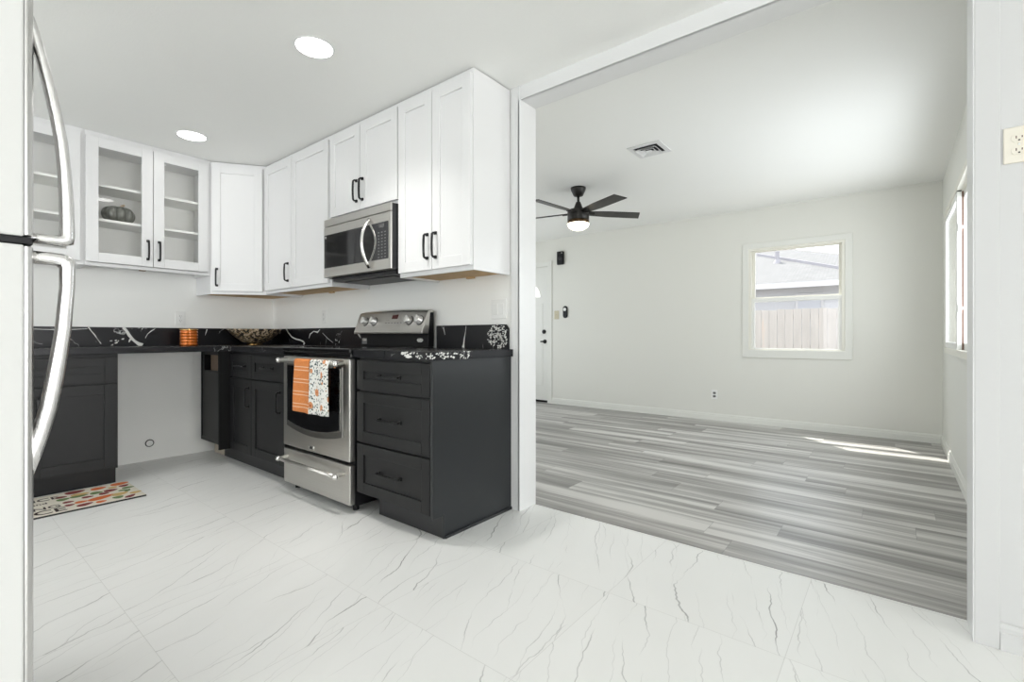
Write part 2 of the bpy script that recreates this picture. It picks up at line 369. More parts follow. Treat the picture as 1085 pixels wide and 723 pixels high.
# ------------------------------------------------------------------ mesh builder
class MB:
    """collects shapes in one bmesh; T maps local shape coordinates to world coordinates"""
    def __init__(s, T=None):
        s.bm = bmesh.new(); s.T = T or Matrix.Identity(4); s.mi = 0; s.smooth = False
    def v(s, p): return s.bm.verts.new(s.T @ Vector(p))
    def f(s, vs):
        try:
            fc = s.bm.faces.new(vs); fc.material_index = s.mi; fc.smooth = s.smooth; return fc
        except ValueError: return None
    def box(s, a0, a1, b0, b1, c0, c1):
        p = [s.v((x, y, z)) for x in (a0, a1) for y in (b0, b1) for z in (c0, c1)]
        for q in ((0, 1, 3, 2), (4, 6, 7, 5), (0, 4, 5, 1), (2, 3, 7, 6), (0, 2, 6, 4), (1, 5, 7, 3)):
            s.f([p[i] for i in q])
        return s
    def prism(s, pts, d, cap=True):
        """polygon pts (3D) extruded by vector d"""
        d = Vector(d); n = len(pts)
        a = [s.v(p) for p in pts]; b = [s.v(Vector(p) + d) for p in pts]
        if cap: s.f(a[::-1]); s.f(b)
        for i in range(n): s.f([a[i], a[(i + 1) % n], b[(i + 1) % n], b[i]])
        return s
    def lathe(s, prof, c=(0, 0, 0), seg=32, axis='Z', lobes=0, amp=0, sx=1, sy=1):
        """profile [(r, h)] spun about an axis through c"""
        c = Vector(c); rings = []
        sm = s.smooth
        for r, h in prof:
            ring = []
            for k in range(seg):
                a = 2 * math.pi * k / seg
                rr = r * (1 - amp * (1 - abs(math.cos(a * lobes / 2)) ** .6)) if lobes else r
                x, y = rr * math.cos(a) * sx, rr * math.sin(a) * sy
                p = {'Z': (x, y, h), 'X': (h, x, y), 'Y': (x, h, y)}[axis]
                ring.append(s.v(c + Vector(p)))
            rings.append(ring)
        for i in range(len(rings) - 1):
            for k in range(seg):
                s.f([rings[i][k], rings[i][(k + 1) % seg], rings[i + 1][(k + 1) % seg], rings[i + 1][k]])
        s.smooth = False
        s.f(rings[0][::-1]); s.f(rings[-1])
        s.smooth = sm
        return s
    def cyl(s, c, r, h, seg=24, axis='Z', r2=None):
        return s.lathe([(r, 0), (r if r2 is None else r2, h)], c, seg, axis)
    def sweep(s, path, w, h=None, side=(1, 0, 0), n=4, scale=None):
        """tube along path; w = half width along side, h = half thickness; n=4 rectangular, else round"""
        h = h or w; side = Vector(side).normalized(); rings = []
        P = [Vector(p) for p in path]
        for i, p in enumerate(P):
            t = (P[min(i + 1, len(P) - 1)] - P[max(i - 1, 0)]).normalized()
            sd = (side - t * side.dot(t)).normalized(); up = t.cross(sd)
            k = scale[i] if scale else 1
            if n == 4: offs = [(-w, -h), (w, -h), (w, h), (-w, h)]
            else: offs = [(w * math.cos(2 * math.pi * j / n), h * math.sin(2 * math.pi * j / n)) for j in range(n)]
            rings.append([s.v(p + sd * a * k + up * b * k) for a, b in offs])
        m = len(rings[0])
        for i in range(len(rings) - 1):
            for j in range(m): s.f([rings[i][j], rings[i][(j + 1) % m], rings[i + 1][(j + 1) % m], rings[i + 1][j]])
        s.f(rings[0][::-1]); s.f(rings[-1])
        return s
    def ribbon(s, pts, widths, normal, off=.0007, th=.0006):
        """thin vein strip lying on a surface"""
        nrm = Vector(normal); P = [Vector(p) for p in pts]; L, Rr = [], []
        for i, p in enumerate(P):
            t = (P[min(i + 1, len(P) - 1)] - P[max(i - 1, 0)]).normalized(); sd = t.cross(nrm).normalized()
            w = widths[i] if isinstance(widths, (list, tuple)) else widths
            L.append(p + sd * w / 2 + nrm * off); Rr.append(p - sd * w / 2 + nrm * off)
        for i in range(len(P) - 1):
            s.f([s.v(q) for q in (L[i], L[i + 1], Rr[i + 1], Rr[i])])
        return s
    def build(s, name, mats, parent=None, origin=None, bevel=0, seg=2, label=None, smooth_angle=None, recalc=True):
        if recalc: bmesh.ops.recalc_face_normals(s.bm, faces=s.bm.faces[:])
        if not isinstance(mats, (list, tuple)): mats = [mats]
        if parent is not None: o0 = parent['_o'] if '_o' in parent else (0, 0, 0)
        elif origin is not None: o0 = origin
        else: o0 = (0, 0, 0)
        o0 = Vector(o0)
        bmesh.ops.translate(s.bm, verts=s.bm.verts[:], vec=-o0)
        me = bpy.data.meshes.new(name); s.bm.to_mesh(me); s.bm.free()
        for m in mats: me.materials.append(m)
        o = bpy.data.objects.new(name, me); C.objects.link(o)
        if parent is not None: o.parent = parent
        else: o.location = o0
        o['_o'] = tuple(o0)
        if bevel:
            md = o.modifiers.new('edge', 'BEVEL'); md.width = bevel; md.segments = seg; md.limit_method = 'ANGLE'; md.angle_limit = R(40)
        if label: o['label'] = label
        return o

def frame(origin, u, n):
    """local (u along the wall, n out of the wall, z up)"""
    u = Vector(u).normalized(); n = Vector(n).normalized()
    m = Matrix.Identity(4)
    for i, c in enumerate((u, n, Vector((0, 0, 1)))):
        for r in range(3): m[r][i] = c[r]
    m.translation = Vector(origin)
    return m

def thing(name, label, cat, loc=(0, 0, 0), group=None):
    o = bpy.data.objects.new(name, None); C.objects.link(o); o.location = loc; o['_o'] = tuple(loc)
    o.empty_display_size = .1
    o['label'] = label; o['category'] = cat
    if group: o['group'] = group
    return o
def tag(o, label, cat, group=None):
    o['label'] = label; o['category'] = cat
    if group: o['group'] = group
    return o
def struct(o, label=None):
    o['kind'] = 'structure'
    if label: o['label'] = label
    return o

# ------------------------------------------------------------------ room shell
H = 2.438
YK = 2.175; YL = 2.318          # kitchen face / living face of the dividing wall
XW = -4.69                      # sink wall
YF = 5.96                       # living far wall
XR = .355                       # living right wall
JL, JR = -1.68, .208            # opening jambs

struct(MB().box(XW - .1, 9.2, -5.15, 2.317, -.06, 0).build('floor', M['tile']), 'white marble look tile floor of the kitchen')
struct(MB().box(-5.3, XR + .1, 2.317, YF + .1, -.06, .002).build('floor_living', M['plank']), 'grey wood plank floor of the living room')
struct(MB().box(XW - .1, 9.2, -5.15, YK + .01, H, H + .1).build('ceiling', M['ceil']), 'white textured ceiling over the kitchen')
struct(MB().box(-5.3, XR + .12, YK + .01, YF + .1, H + .012, H + .1).build('ceiling_living', M['ceil']), 'white ceiling over the living room')

def wall_with_holes(name, u0, u1, z0, z1, holes, T, th, mat, label):
    """wall in the local frame: u along, n thickness 0..th, holes (u0,u1,z0,z1)"""
    b = MB(T); us = sorted({u0, u1, *[h[0] for h in holes], *[h[1] for h in holes]})
    for a, c in zip(us, us[1:]):
        hs = [h for h in holes if h[0] < c - 1e-6 and h[1] > a + 1e-6]
        if not hs: b.box(a, c, 0, th, z0, z1); continue
        h = hs[0]
        if h[2] > z0: b.box(a, c, 0, th, z0, h[2])
        if h[3] < z1: b.box(a, c, 0, th, h[3], z1)
    bmesh.ops.remove_doubles(b.bm, verts=b.bm.verts[:], dist=1e-5)
    return struct(b.build(name, mat), label)

wall_with_holes('wall_left', -5.1, YK, 0, H, [], frame((XW, 0, 0), (0, 1, 0), (-1, 0, 0)), .1, M['wall'], 'white kitchen wall behind the sink cabinets')
wall_with_holes('wall_range', XW - .1, JL, 0, H, [], frame((0, YK, 0), (1, 0, 0), (0, 1, 0)), YL - YK, M['wall'], 'white wall behind the range')
wall_with_holes('wall_right', JR, 9.2, 0, H, [], frame((0, YK, 0), (1, 0, 0), (0, 1, 0)), YL - YK, M['wall_dim'], 'white wall right of the wide opening')
# kitchen back wall behind the fridge, and the dining side with openings added for the fill
wall_with_holes('wall_fridge', -2.20, -1.24, 0, H, [], frame((0, -.72, 0), (1, 0, 0), (0, -1, 0)), .12, M['wall'], 'white wall behind the fridge')
wall_with_holes('wall_dining_back', XW - .1, 9.2, 0, H, [(-4.4, 3.2, .10, 2.15)], frame((0, -5.0, 0), (1, 0, 0), (0, -1, 0)), .1, M['wall'], 'dining back wall with a wide opening')
wall_with_holes('wall_dining_right', -5.1, YK, 0, H, [(-1.6, 1.9, .10, 2.15)], frame((9.05, 0, 0), (0, 1, 0), (1, 0, 0)), .15, M['wall'], 'dining right wall with a wide opening')
# living room
DX0, DX1 = -4.97, -4.06
WX0, WX1, WZ0, WZ1 = -1.30, -.385, .845, 1.998
wall_with_holes('wall_far', -5.3, XR + .12, 0, H + .02, [(DX0, DX1, 0, 2.055), (WX0, WX1, WZ0, WZ1)], frame((0, YF, 0), (1, 0, 0), (0, 1, 0)), .14, M['lwall'], 'panelled far wall of the living room')
RW = (3.30, 5.36, .885, 2.01)
wall_with_holes('wall_living_right', YL, YF, 0, H + .02, [RW], frame((XR, 0, 0), (0, 1, 0), (1, 0, 0)), .12, M['lwall2'], 'right wall of the living room with a wide window')
wall_with_holes('wall_living_left', YL, YF, 0, H + .02, [(2.95, 5.25, .45, 2.05)], frame((-5.2, 0, 0), (0, 1, 0), (-1, 0, 0)), .1, M['lwall2'], 'left wall of the living room')

struct(MB().box(JL - .01, JR + .01, YK, YL, 2.357, H + .02).build('trim_1', M['trim'], bevel=.003), 'white header beam over the opening')
# thin bead along the beam foot
struct(MB().box(JL, JR, YK - .006, YK + .008, 2.357, 2.366).build('trim_2', M['trim']), 'thin bead along the header beam')
struct(MB().box(-1.735, JL + .006, YK - .010, YK + .002, 0, H).build('trim_3', M['trim'], bevel=.002), 'flat white casing at the end of the range wall')
struct(MB().box(JL - .004, JL + .010, YK - .010, YL + .004, 0, 2.357).build('trim_4', M['trim'], bevel=.002), 'left jamb board of the opening')
struct(MB().box(JR - .002, .266, YK - .012, YK + .002, 0, H).build('trim_5', M['wall_dim'], bevel=.002), 'flat white casing right of the opening')
struct(MB().box(JR - .006, JR + .008, YK - .010, YL + .004, 0, 2.357).build('trim_6', M['trim'], bevel=.002), 'right jamb board of the opening')

def baseboard(name, T, u0, u1, h=.085, t=.014, mat=None):
    b = MB(T)
    prof = [(0, 0), (t, 0), (t, h * .66), (t * .72, h * .70), (t * .72, h * .84), (t * .35, h * .97), (0, h)]
    b.prism([(u0, n, z) for n, z in prof], (u1 - u0, 0, 0))
    return struct(b.build(name, mat or M['trim']))
baseboard('baseboard_far', frame((0, YF, 0), (1, 0, 0), (0, -1, 0)), -3.985, XR, mat=M['lwall2'])
baseboard('baseboard_living_right', frame((XR, 0, 0), (0, 1, 0), (-1, 0, 0)), YL, YF, mat=M['lwall2'])
baseboard('baseboard_right', frame((0, YK, 0), (1, 0, 0), (0, -1, 0)), .266, 9.0, mat=M['wall_dim'])
# quarter bead where ceiling meets the far wall
struct(MB().box(-5.2, XR, YF - .012, YF, H - .004, H + .014).build('trim_7', M['lwall2'], bevel=.004), 'slim bead along the far ceiling line')

# far window (double hung) -----------------------------------------------------
w1 = struct(MB().box(-1.36, WX0 + .004, YF - .014, YF + .002, .76, 2.055)
            .box(WX1 - .004, -.325, YF - .014, YF + .002, .76, 2.055)
            .box(WX0, WX1, YF - .014, YF + .002, WZ1 - .004, 2.055)
            .box(WX0, WX1, YF - .014, YF + .002, .76, WZ0 + .004).build('window_1', M['lwall2'], bevel=.003), 'double hung window in the far wall')
b = MB()
b.box(WX0, WX0 + .032, YF - .004, YF + .09, WZ0, WZ1); b.box(WX1 - .032, WX1, YF - .004, YF + .09, WZ0, WZ1)
b.box(WX0 + .032, WX1 - .032, YF - .004, YF + .09, WZ1 - .03, WZ1); b.box(WX0 + .032, WX1 - .032, YF - .004, YF + .09, WZ0, WZ0 + .014)
b.build('window_frame', M['vinyl'], w1, bevel=.002)
def sash(x0, x1, z0, z1, y, st, top, bot, name, mat, parent):
    b = MB(); b.box(x0, x0 + st, y, y + .028, z0, z1); b.box(x1 - st, x1, y, y + .028, z0, z1)
    b.box(x0 + st, x1 - st, y, y + .028, z1 - top, z1); b.box(x0 + st, x1 - st, y, y + .028, z0, z0 + bot)
    s = b.build(name, mat, parent, bevel=.002)
    MB().box(x0 + st - .004, x1 - st + .004, y + .012, y + .016, z0 + bot - .004, z1 - top + .004).build('pane', M['glass'], s)
    return s
sash(WX0 + .032, WX1 - .032, 1.415, WZ1 - .028, YF + .048, .03, .012, .03, 'upper_sash', M['vinyl'], w1)
sash(WX0 + .032, WX1 - .032, WZ0 + .012, 1.430, YF + .014, .032, .042, .012, 'lower_sash', M['vinylw'], w1)

# right hand living window (sliding) -------------------------------------------
y0, y1, z0, z1 = RW
T2 = frame((XR, 0, 0), (0, 1, 0), (1, 0, 0))
b = MB(T2); nf0 = -.026      # the frame stands slightly proud of the wall
b.box(y0 - .02, y0 + .03, nf0, .11, z0 - .02, z1 + .02); b.box(y1 - .03, y1 + .012, nf0, .11, z0 - .02, z1 + .02)
b.box(y0 + .03, y1 - .03, nf0, .11, z1 - .025, z1 + .02); b.box(y0 + .03, y1 - .03, nf0, .11, z0 - .02, z0 + .025)
w2 = struct(b.build('window_2', M['vinyl'], bevel=.002), 'sliding window in the right living room wall')
def slider(ya, yb, n, name):
    b = MB(T2); st = .045
    b.box(ya, ya + st, n, n + .025, z0 + .025, z1 - .032); b.box(yb - st, yb, n, n + .025, z0 + .025, z1 - .032)
    b.box(ya + st, yb - st, n, n + .025, z1 - .075, z1 - .032); b.box(ya + st, yb - st, n, n + .025, z0 + .025, z0 + .07)
    s = b.build(name, M['vinylw'], w2, bevel=.002)
    MB(T2).box(ya + st - .004, yb - st + .004, n + .010, n + .014, z0 + .066, z1 - .071).build('pane', M['glass'], s)
    return s
s1 = slider(4.40, y1 - .03, -.022, 'sliding_sash'); s2 = slider(y0 + .03, 4.47, .014, 'fixed_sash')
MB(T2).box(4.402, 4.415, .003, .0135, z0 + .025, z1 - .032).build('weather_strip', M['brown'], s1)
for zz in (1.19, 1.735):
    MB(T2).box(4.384, 4.400, -.018, .000, zz - .028, zz + .028).box(4.380, 4.392, -.006, .012, zz - .010, zz + .010).build('latch', M['vinylw'], s1, bevel=.003)
MB(T2).box(4.40, 4.52, -.020, .002, z1 - .032, z1 - .026).build('track_gap', M['dark'], w2)

# entry door in the far wall -----------------------------------------------------
d1 = struct(MB().box(DX1 - .004, -3.985, YF - .016, YF + .002, 0, 2.13).box(DX0 - .075, DX0 + .004, YF - .016, YF + .002, 0, 2.13)
            .box(DX0, DX1, YF - .016, YF + .002, 2.05, 2.13).build('door_1', M['lwall2'], bevel=.003), 'white entry door in the far wall')
dl = MB(); dl.box(DX0 + .004, DX1 - .004, YF + .004, YF + .05, .035, 2.05)
leaf = dl.build('door_leaf', M['door'], d1, bevel=.002)
b = MB()
for xa, xb, za, zb in ((-4.43, -4.16, .25, .90), (-4.87, -4.60, .25, .90), (-4.43, -4.16, 1.02, 1.50), (-4.87, -4.60, 1.02, 1.50)):
    b.box(xa, xb, YF - .002, YF + .006, za, za + .02).box(xa, xb, YF - .002, YF + .006, zb - .02, zb)
    b.box(xa, xa + .02, YF - .002, YF + .006, za + .02, zb - .02).box(xb - .02, xb, YF - .002, YF + .006, za + .02, zb - .02)
b.build('panel_moulding', M['door'], leaf, bevel=.002)
arc = [(-4.515 + .31 * math.cos(a), YF + .004, 1.60 + .24 * math.sin(a)) for a in [math.pi * k / 24 for k in range(25)]]
MB().prism(arc, (0, -.008, 0)).build('fanlight', M['door_glow'], leaf, label='half round fanlight glowing in place of daylight')
MB().lathe([(.032, 0), (.032, -.012), (.020, -.016), (.018, -.030)], (-4.134, YF + .004, 1.072), 24, 'Y').build('deadbolt', M['hw'], leaf)
lk = MB().lathe([(.032, 0), (.030, -.012), (.012, -.018), (.012, -.045)], (-4.120, YF + .004, .924), 24, 'Y')
lk.sweep([(-4.120, YF - .038, .924), (-4.145, YF - .045, .924), (-4.168, YF - .042, .923)], .010, .008, (0, 0, 1)).build('lever_handle', M['hw'], leaf)
MB().box(DX0, DX1, YF + .002, YF + .06, .002, .035).build('threshold', M['dark'], d1)

# ------------------------------------------------------------------ outside the far window
struct(MB().box(-30, 30, YF + .2, 45, -.30, -.20).build('ground', M['ground']), 'pale gravel yard outside')
fn = thing('board_fence', 'weathered wooden board fence outside below the window view', 'fence', (-1.5, 11, -.2))
b = MB(); x = -5.6; rnd = random.Random(3)
while x < 3.4:
    w = .138; b.box(x, x + w, 11.0, 11.02, -.2, 1.545 + rnd.uniform(-.012, .012)); x += w + .006
b.build('fence_boards', M['fence'], fn)
for zz in (.15, .75, 1.35): MB().box(-5.6, 3.4, 11.02, 11.06, zz, zz + .09).build('rail', M['fence'], fn)
hs = thing('neighbour_house', 'pale neighbouring house with grey shingle roof beyond the fence', 'house', (-2, 16, -.2))
MB().box(-9, 1.4, 14.45, 21, -.2, 2.335).build('house_wall', M['stucco'], hs)
b = MB(); e0, e1, r0, r1 = (-9.6, 13.95, 2.34), (1.79, 13.95, 2.34), (-9.6, 18.0, 3.871), (-2.58, 18.0, 3.871)
bk0, bk1 = (-9.6, 22.0, 2.34), (1.79, 22.0, 2.34)
V = {k: b.v(p) for k, p in dict(e0=e0, e1=e1, r0=r0, r1=r1, b0=bk0, b1=bk1).items()}
for q in (('e0', 'e1', 'r1', 'r0'), ('e1', 'b1', 'r1'), ('r0', 'r1', 'b1', 'b0'), ('e0', 'r0', 'b0'), ('e0', 'b0', 'b1', 'e1')): b.f([V[k] for k in q])
b.build('roof', M['roof'], hs)
MB().sweep([(-3.53, 17.5, 3.69), (-1.19, 15.14, 2.80), (-.03, 13.97, 2.36)], .06, .025, (0, 0, 1)).build('roof_hip', M['pipe'], hs)
MB().box(-9.6, 1.85, 13.90, 13.97, 2.24, 2.37).build('fascia', M['eave'], hs)
p = MB().cyl((-2.757, 16.33, 3.18), .058, .39, 16); p.lathe([(.13, 3.19), (.058, 3.33)], (-2.757, 16.33, 0), 16); p.build('vent_pipe', M['pipe'], hs)
for xa, xb in ((-1.95, -1.45), (-3.9, -3.2)):
    wf = MB().box(xa - .06, xb + .06, 14.42, 14.46, .95, 2.12).build('house_window', M['eave'], hs, bevel=.004)
    MB().box(xa, xb, 14.405, 14.422, 1.01, 2.06).build('window_glass', M['hglass'], wf)

# ------------------------------------------------------------------ cabinet helpers
def pull(T, name, pts_axis, u, n, z, L, parent, mat, axis='Z', out=.030, w=.0055):
    """bowed bar pull with flared feet; centred at (u,z) on a face at n"""
    b = MB(T); h = L / 2
    prof = [(-h, 0), (-h, out * .72), (-h + .007, out * .96), (-h * .5, out * 1.03), (0, out * 1.06), (h * .5, out * 1.03), (h - .007, out * .96), (h, out * .72), (h, 0)]
    if axis == 'Z': path = [(u, n + o, z + t) for t, o in prof]; sd = (1, 0, 0)
    else: path = [(u + t, n + o, z) for t, o in prof]; sd = (0, 0, 1)
    side = T.to_3x3() @ Vector(sd)
    bb = MB(); bb.sweep([T @ Vector(p) for p in path], w, w * .9, side)
    for s in (-1, 1):
        if axis == 'Z': bb.T = T; bb.box(u - .009, u + .009, n, n + .010, z + s * h - .009, z + s * h + .009)
        else: bb.T = T; bb.box(u + s * h - .009, u + s * h + .009, n, n + .010, z - .009, z + .009)
    b.bm.free()
    return bb.build(name, mat, parent, bevel=.0015)

def shaker(T, name, u0, u1, z0, z1, n0, parent, mat, st=.062, t=.020, rec=.009, glass=False):
    """five piece door: two stiles, two rails, a recessed panel (or a glass pane as its own part)"""
    b = MB(T); n1 = n0 + t; e = .004
    b.box(u0, u0 + st, n0, n1, z0, z1); b.box(u1 - st, u1, n0, n1, z0, z1)
    b.box(u0 + st, u1 - st, n0, n1, z0, z0 + st); b.box(u0 + st, u1 - st, n0, n1, z1 - st, z1)
    if not glass: b.box(u0 + st - e, u1 - st + e, n0 + .002, n1 - rec, z0 + st - e, z1 - st + e)
    d = b.build(name, mat, parent, bevel=.0016)
    if glass: MB(T).box(u0 + st - e, u1 - st + e, n0 + .008, n0 + .012, z0 + st - e, z1 - st + e).build('glass_pane', M['glass'], d)
    return d

D = .315      # upper carcass depth
def upper(T, origin, label, W, z0, z1, group=None, lip=.020):
    t = thing('upper_cabinet', label, 'cabinet', origin, group)
    b = MB(T)
    b.box(0, W, .002, D, z0 + lip, z1)
    b.box(0, .016, .002, D, z0, z0 + lip); b.box(W - .016, W, .002, D, z0, z0 + lip); b.box(.016, W - .016, D - .019, D, z0, z0 + lip)
    b.build('body', M['white'], t, bevel=.001)
    MB(T).box(.016, W - .016, .004, D - .019, z0 + .012, z0 + lip).build('underside', M['wood'], t, label='raw plywood underside')
    MB(T).box(W * .5 - .03, W * .5 + .03, .006, .024, z0 + .001, z0 + .012).build('hanging_cleat', M['wood'], t)
    return t

TK = lambda x0: frame((x0, YK, 0), (1, 0, 0), (0, -1, 0))          # range wall
TS = lambda yy: frame((XW, yy, 0), (0, 1, 0), (1, 0, 0))           # sink wall
GU = 'white shaker upper cabinets'

# right end cabinet
x0 = -2.358; T = TK(x0)
c = upper(T, (x0, YK - .16, 1.357), 'white double door upper cabinet at the right end beside the opening', .613, 1.357, 2.432, GU)
d = shaker(T, 'door', .006, .304, 1.382, 2.402, D, c, M['white']); pull(T, 'handle', 0, .272, D + .020, 1.515, .135, d, M['hw'])
d = shaker(T, 'door', .309, .607, 1.382, 2.402, D, c, M['white']); pull(T, 'handle', 0, .341, D + .020, 1.515, .135, d, M['hw'])
# over the microwave
x0 = -3.120; T = TK(x0)
c = upper(T, (x0, YK - .16, 1.815), 'short white double door upper cabinet right above the microwave', .761, 1.815, 2.432, GU, lip=.004)
d = shaker(T, 'door', .006, .366, 1.838, 2.402, D, c, M['white']); pull(T, 'handle', 0, .335, D + .020, 1.965, .135, d, M['hw'])
d = shaker(T, 'door', .371, .755, 1.838, 2.402, D, c, M['white']); pull(T, 'handle', 0, .403, D + .020, 1.965, .135, d, M['hw'])
# left of the microwave
x0 = -4.128; T = TK(x0)
c = upper(T, (x0, YK - .16, 1.357), 'wide white double door upper cabinet left of the microwave', 1.007, 1.357, 2.432, GU)
d = shaker(T, 'door', .004, .454, 1.382, 2.402, D, c, M['white']); pull(T, 'handle', 0, .412, D + .020, 1.505, .135, d, M['hw'])
d = shaker(T, 'door', .459, .985, 1.382, 2.402, D, c, M['white']); 
# diagonal corner
c = thing('corner_cabinet', 'white diagonal corner upper cabinet with a single door', 'cabinet', (-4.5, 2.0, 1.348), GU)
A0, A1 = Vector((-4.372, 1.523, 0)), Vector((-4.131, 1.862, 0))
foot = [(XW + .002, YK - .002), (-4.130, YK - .002), (-4.130, 1.862), (-4.372, 1.523), (XW + .002, 1.523)]
b = MB(); b.prism([(x, y, 1.368) for x, y in foot], (0, 0, 2.432 - 1.368))
b.box(XW + .002, -4.372, 1.523, 1.539, 1.348, 1.368); b.box(-4.146, -4.130, 1.862, YK - .002, 1.348, 1.368)
u = (A1 - A0).normalized(); nn = Vector((u.y, -u.x, 0)); T = frame(A0, u, nn); Ld = (A1 - A0).length
b.T = T; b.box(0, Ld, -.018, 0, 1.348, 1.368)
b.build('body', M['white'], c, bevel=.001)
ft = [(XW + .02, YK - .02), (-4.15, YK - .02), (-4.15, 1.89), (-4.39, 1.545), (XW + .02, 1.545)]
MB().prism([(x, y, 1.360) for x, y in ft], (0, 0, .008)).build('underside', M['wood'], c, label='raw plywood underside')
d = shaker(T, 'door', .014, Ld - .030, 1.374, 2.402, 0, c, M['white']); pull(T, 'handle', 0, .052, .020, 1.485, .135, d, M['hw'])
# glass fronted cabinets on the sink wall
def glass_cab(y0, W, label):
    T = TS(y0); t = thing('glass_front_cabinet', label, 'cabinet', (XW + .16, y0, 1.497), 'glass fronted upper cabinets')
    b = MB(T); z0, z1 = 1.497, 2.436
    b.box(0, .018, .002, D, z0, z1); b.box(W - .018, W, .002, D, z0, z1)
    MB(T).box(.018, W - .018, .002, .010, z0 + .03, z1).build('back_panel', M['inside'], t); b.box(.018, W - .018, .010, D, z1 - .07, z1); b.box(.018, W - .018, .010, D, z0 + .022, z0 + .040)
    b.box(.018, W - .018, D - .019, D, z0, z0 + .030)
    b.box(.018, .028, D - .019, D, z0 + .03, z1 - .07); b.box(W - .030, W - .018, D - .019, D, z0 + .03, z1 - .07)
    b.build('body', M['white'], t)
    for zs in (1.822, 2.068): MB(T).box(.019, W - .019, .012, D - .03, zs, zs + .018).build('shelf', M['inside'], t, bevel=.001)
    d1 = shaker(T, 'door', .005, W / 2 - .002, 1.522, 2.398, D, t, M['white'], st=.068, glass=True); pull(T, 'handle', 0, W / 2 - .034, D + .020, 1.645, .135, d1, M['hw'])
    d2 = shaker(T, 'door', W / 2 + .002, W - .022, 1.522, 2.398, D, t, M['white'], st=.068, glass=True); pull(T, 'handle', 0, W / 2 + .036, D + .020, 1.645, .135, d2, M['hw'])
    return t
g1 = glass_cab(.742, .780, 'glass door upper cabinet holding the grey pumpkin, beside the corner cabinet')
MB(TS(.742)).box(.348, .384, .14, .18, 1.505, 1.519).build('cleat', M['darkwood'], g1)
glass_cab(-.040, .780, 'glass door upper cabinet half hidden behind the fridge handle')

# ------------------------------------------------------------------ base cabinets
FB = .595                     # base carcass front (out of the wall)
# three drawer base at the right end
x0 = -2.366; T = TK(x0); W = .631
c = thing('drawer_base_cabinet', 'black three drawer base cabinet at the right end of the counter', 'cabinet', (x0 + W / 2, YK - .3, 0), 'black shaker base cabinets')
MB(T).box(0, W - .016, .004, FB, .115, .884).build('body', M['black'], c, bevel=.001)
MB(T).box(.105, W - .016, .02, .537, 0, .115).box(.0, .10, .02, .45, .02, .115).build('toe_kick', M['toe'], c)
pp = [(W - .016, .004, 0), (W - .016, .537, 0), (W - .016, .537, .115), (W - .016, FB + .018, .115), (W - .016, FB + .018, .884), (W - .016, .004, .884)]
b = MB(T); b.prism(pp, (.016, 0, 0)); b.build('end_panel', M['panel'], c, bevel=.001, label='plain black end panel')
MB(T).box(W, W + .009, .01, .535, 0, .016).box(W - .012, W + .004, .535, .541, 0, .122).build('base_moulding', M['panel'], c, bevel=.002)
for za, zb, L in ((.704, .868, .165), (.414, .692, .170), (.128, .402, .175)):
    d = shaker(T, 'drawer', .006, W - .020, za, zb, FB, c, M['black'], st=.060)
    pull(T, 'handle', 0, .293, FB + .011, (za + zb) / 2, L, d, M['hwd'], 'X', out=.032)

# blind corner base left of the range
x0 = XW + .002; T = TK(x0); W = -3.160 - x0
c = thing('corner_base_cabinet', 'black corner base cabinet with two drawers over two doors, left of the range', 'cabinet', (x0 + W / 2, YK - .3, 0), 'black shaker base cabinets')
b = MB(T); FC = YK - 1.565
ha, hb, hz0, hz1 = .060, .352, .712, .846
b.box(0, W, .004, FC - .12, .115, .884); b.box(hb, W, FC - .12, FC, .115, .884); b.box(0, ha, FC - .12, FC, .115, .884)
b.box(ha, hb, FC - .12, FC, .115, hz0); b.box(ha, hb, FC - .12, FC, hz1, .884)
b.build('body', M['black'], c, bevel=.001)
MB(T).box(ha + .06, hb, FC - .045, FC - .030, hz0, hz1).build('drawer_opening', M['darkwood'], c, label='open drawer gap showing brown board')
MB(T).box(.0, .022, FC, FC + .006, .115, .884).box(.022, hb + .1, FC, FC + .006, .115, .145).build('blind_panel', M['black'], c, bevel=.001)
MB(T).box(.62, .638, FC, FC + .094, .125, .884).build('filler_panel', M['deepblack'], c, bevel=.001)
MB(T).box(.30, W, .02, FC - .070, 0, .115).build('toe_kick', M['toe'], c)
MB(T).box(.10, .298, .02, FC - .066, .004, .115).build('blocking', M['palewood'], c, label='pale raw wood blocking under the corner')
for ua, ub, hu in ((.645, 1.014, .91), (1.018, 1.515, 1.46)):
    d = shaker(T, 'drawer', ua, ub, .692, .862, FC, c, M['black'], st=.052); pull(T, 'handle', 0, (ua + ub) / 2, FC + .011, .777, .135, d, M['hwd'], 'X', out=.032)
    d = shaker(T, 'door', ua, ub, .128, .682, FC, c, M['black'], st=.062); pull(T, 'handle', 0, ub - .037 if hu == .91 else ub - .058, FC + .020, .553, .135, d, M['hw'])
# sink base
T = TS(-.04); W = .906
c = thing('sink_base_cabinet', 'black base cabinet with false drawer front on the sink wall, behind the mat', 'cabinet', (XW + .3, .4, 0), 'black shaker base cabinets')
MB(T).box(0, W, .004, FB, .115, .884).build('body', M['black'], c, bevel=.001)
MB(T).box(0, W + .004, .02, .520, 0, .115).build('toe_kick', M['black'], c)
shaker(T, 'drawer', .02, W - .010, .694, .862, FB, c, M['black'], st=.062)
d = shaker(T, 'door', .02, .460, .128, .682, FB, c, M['black'], st=.065); pull(T, 'handle', 0, .425, FB + .020, .555, .135, d, M['hw'])
d = shaker(T, 'door', .464, W - .010, .128, .682, FB, c, M['black'], st=.065); pull(T, 'handle', 0, .515, FB + .020, .555, .135, d, M['hw'])

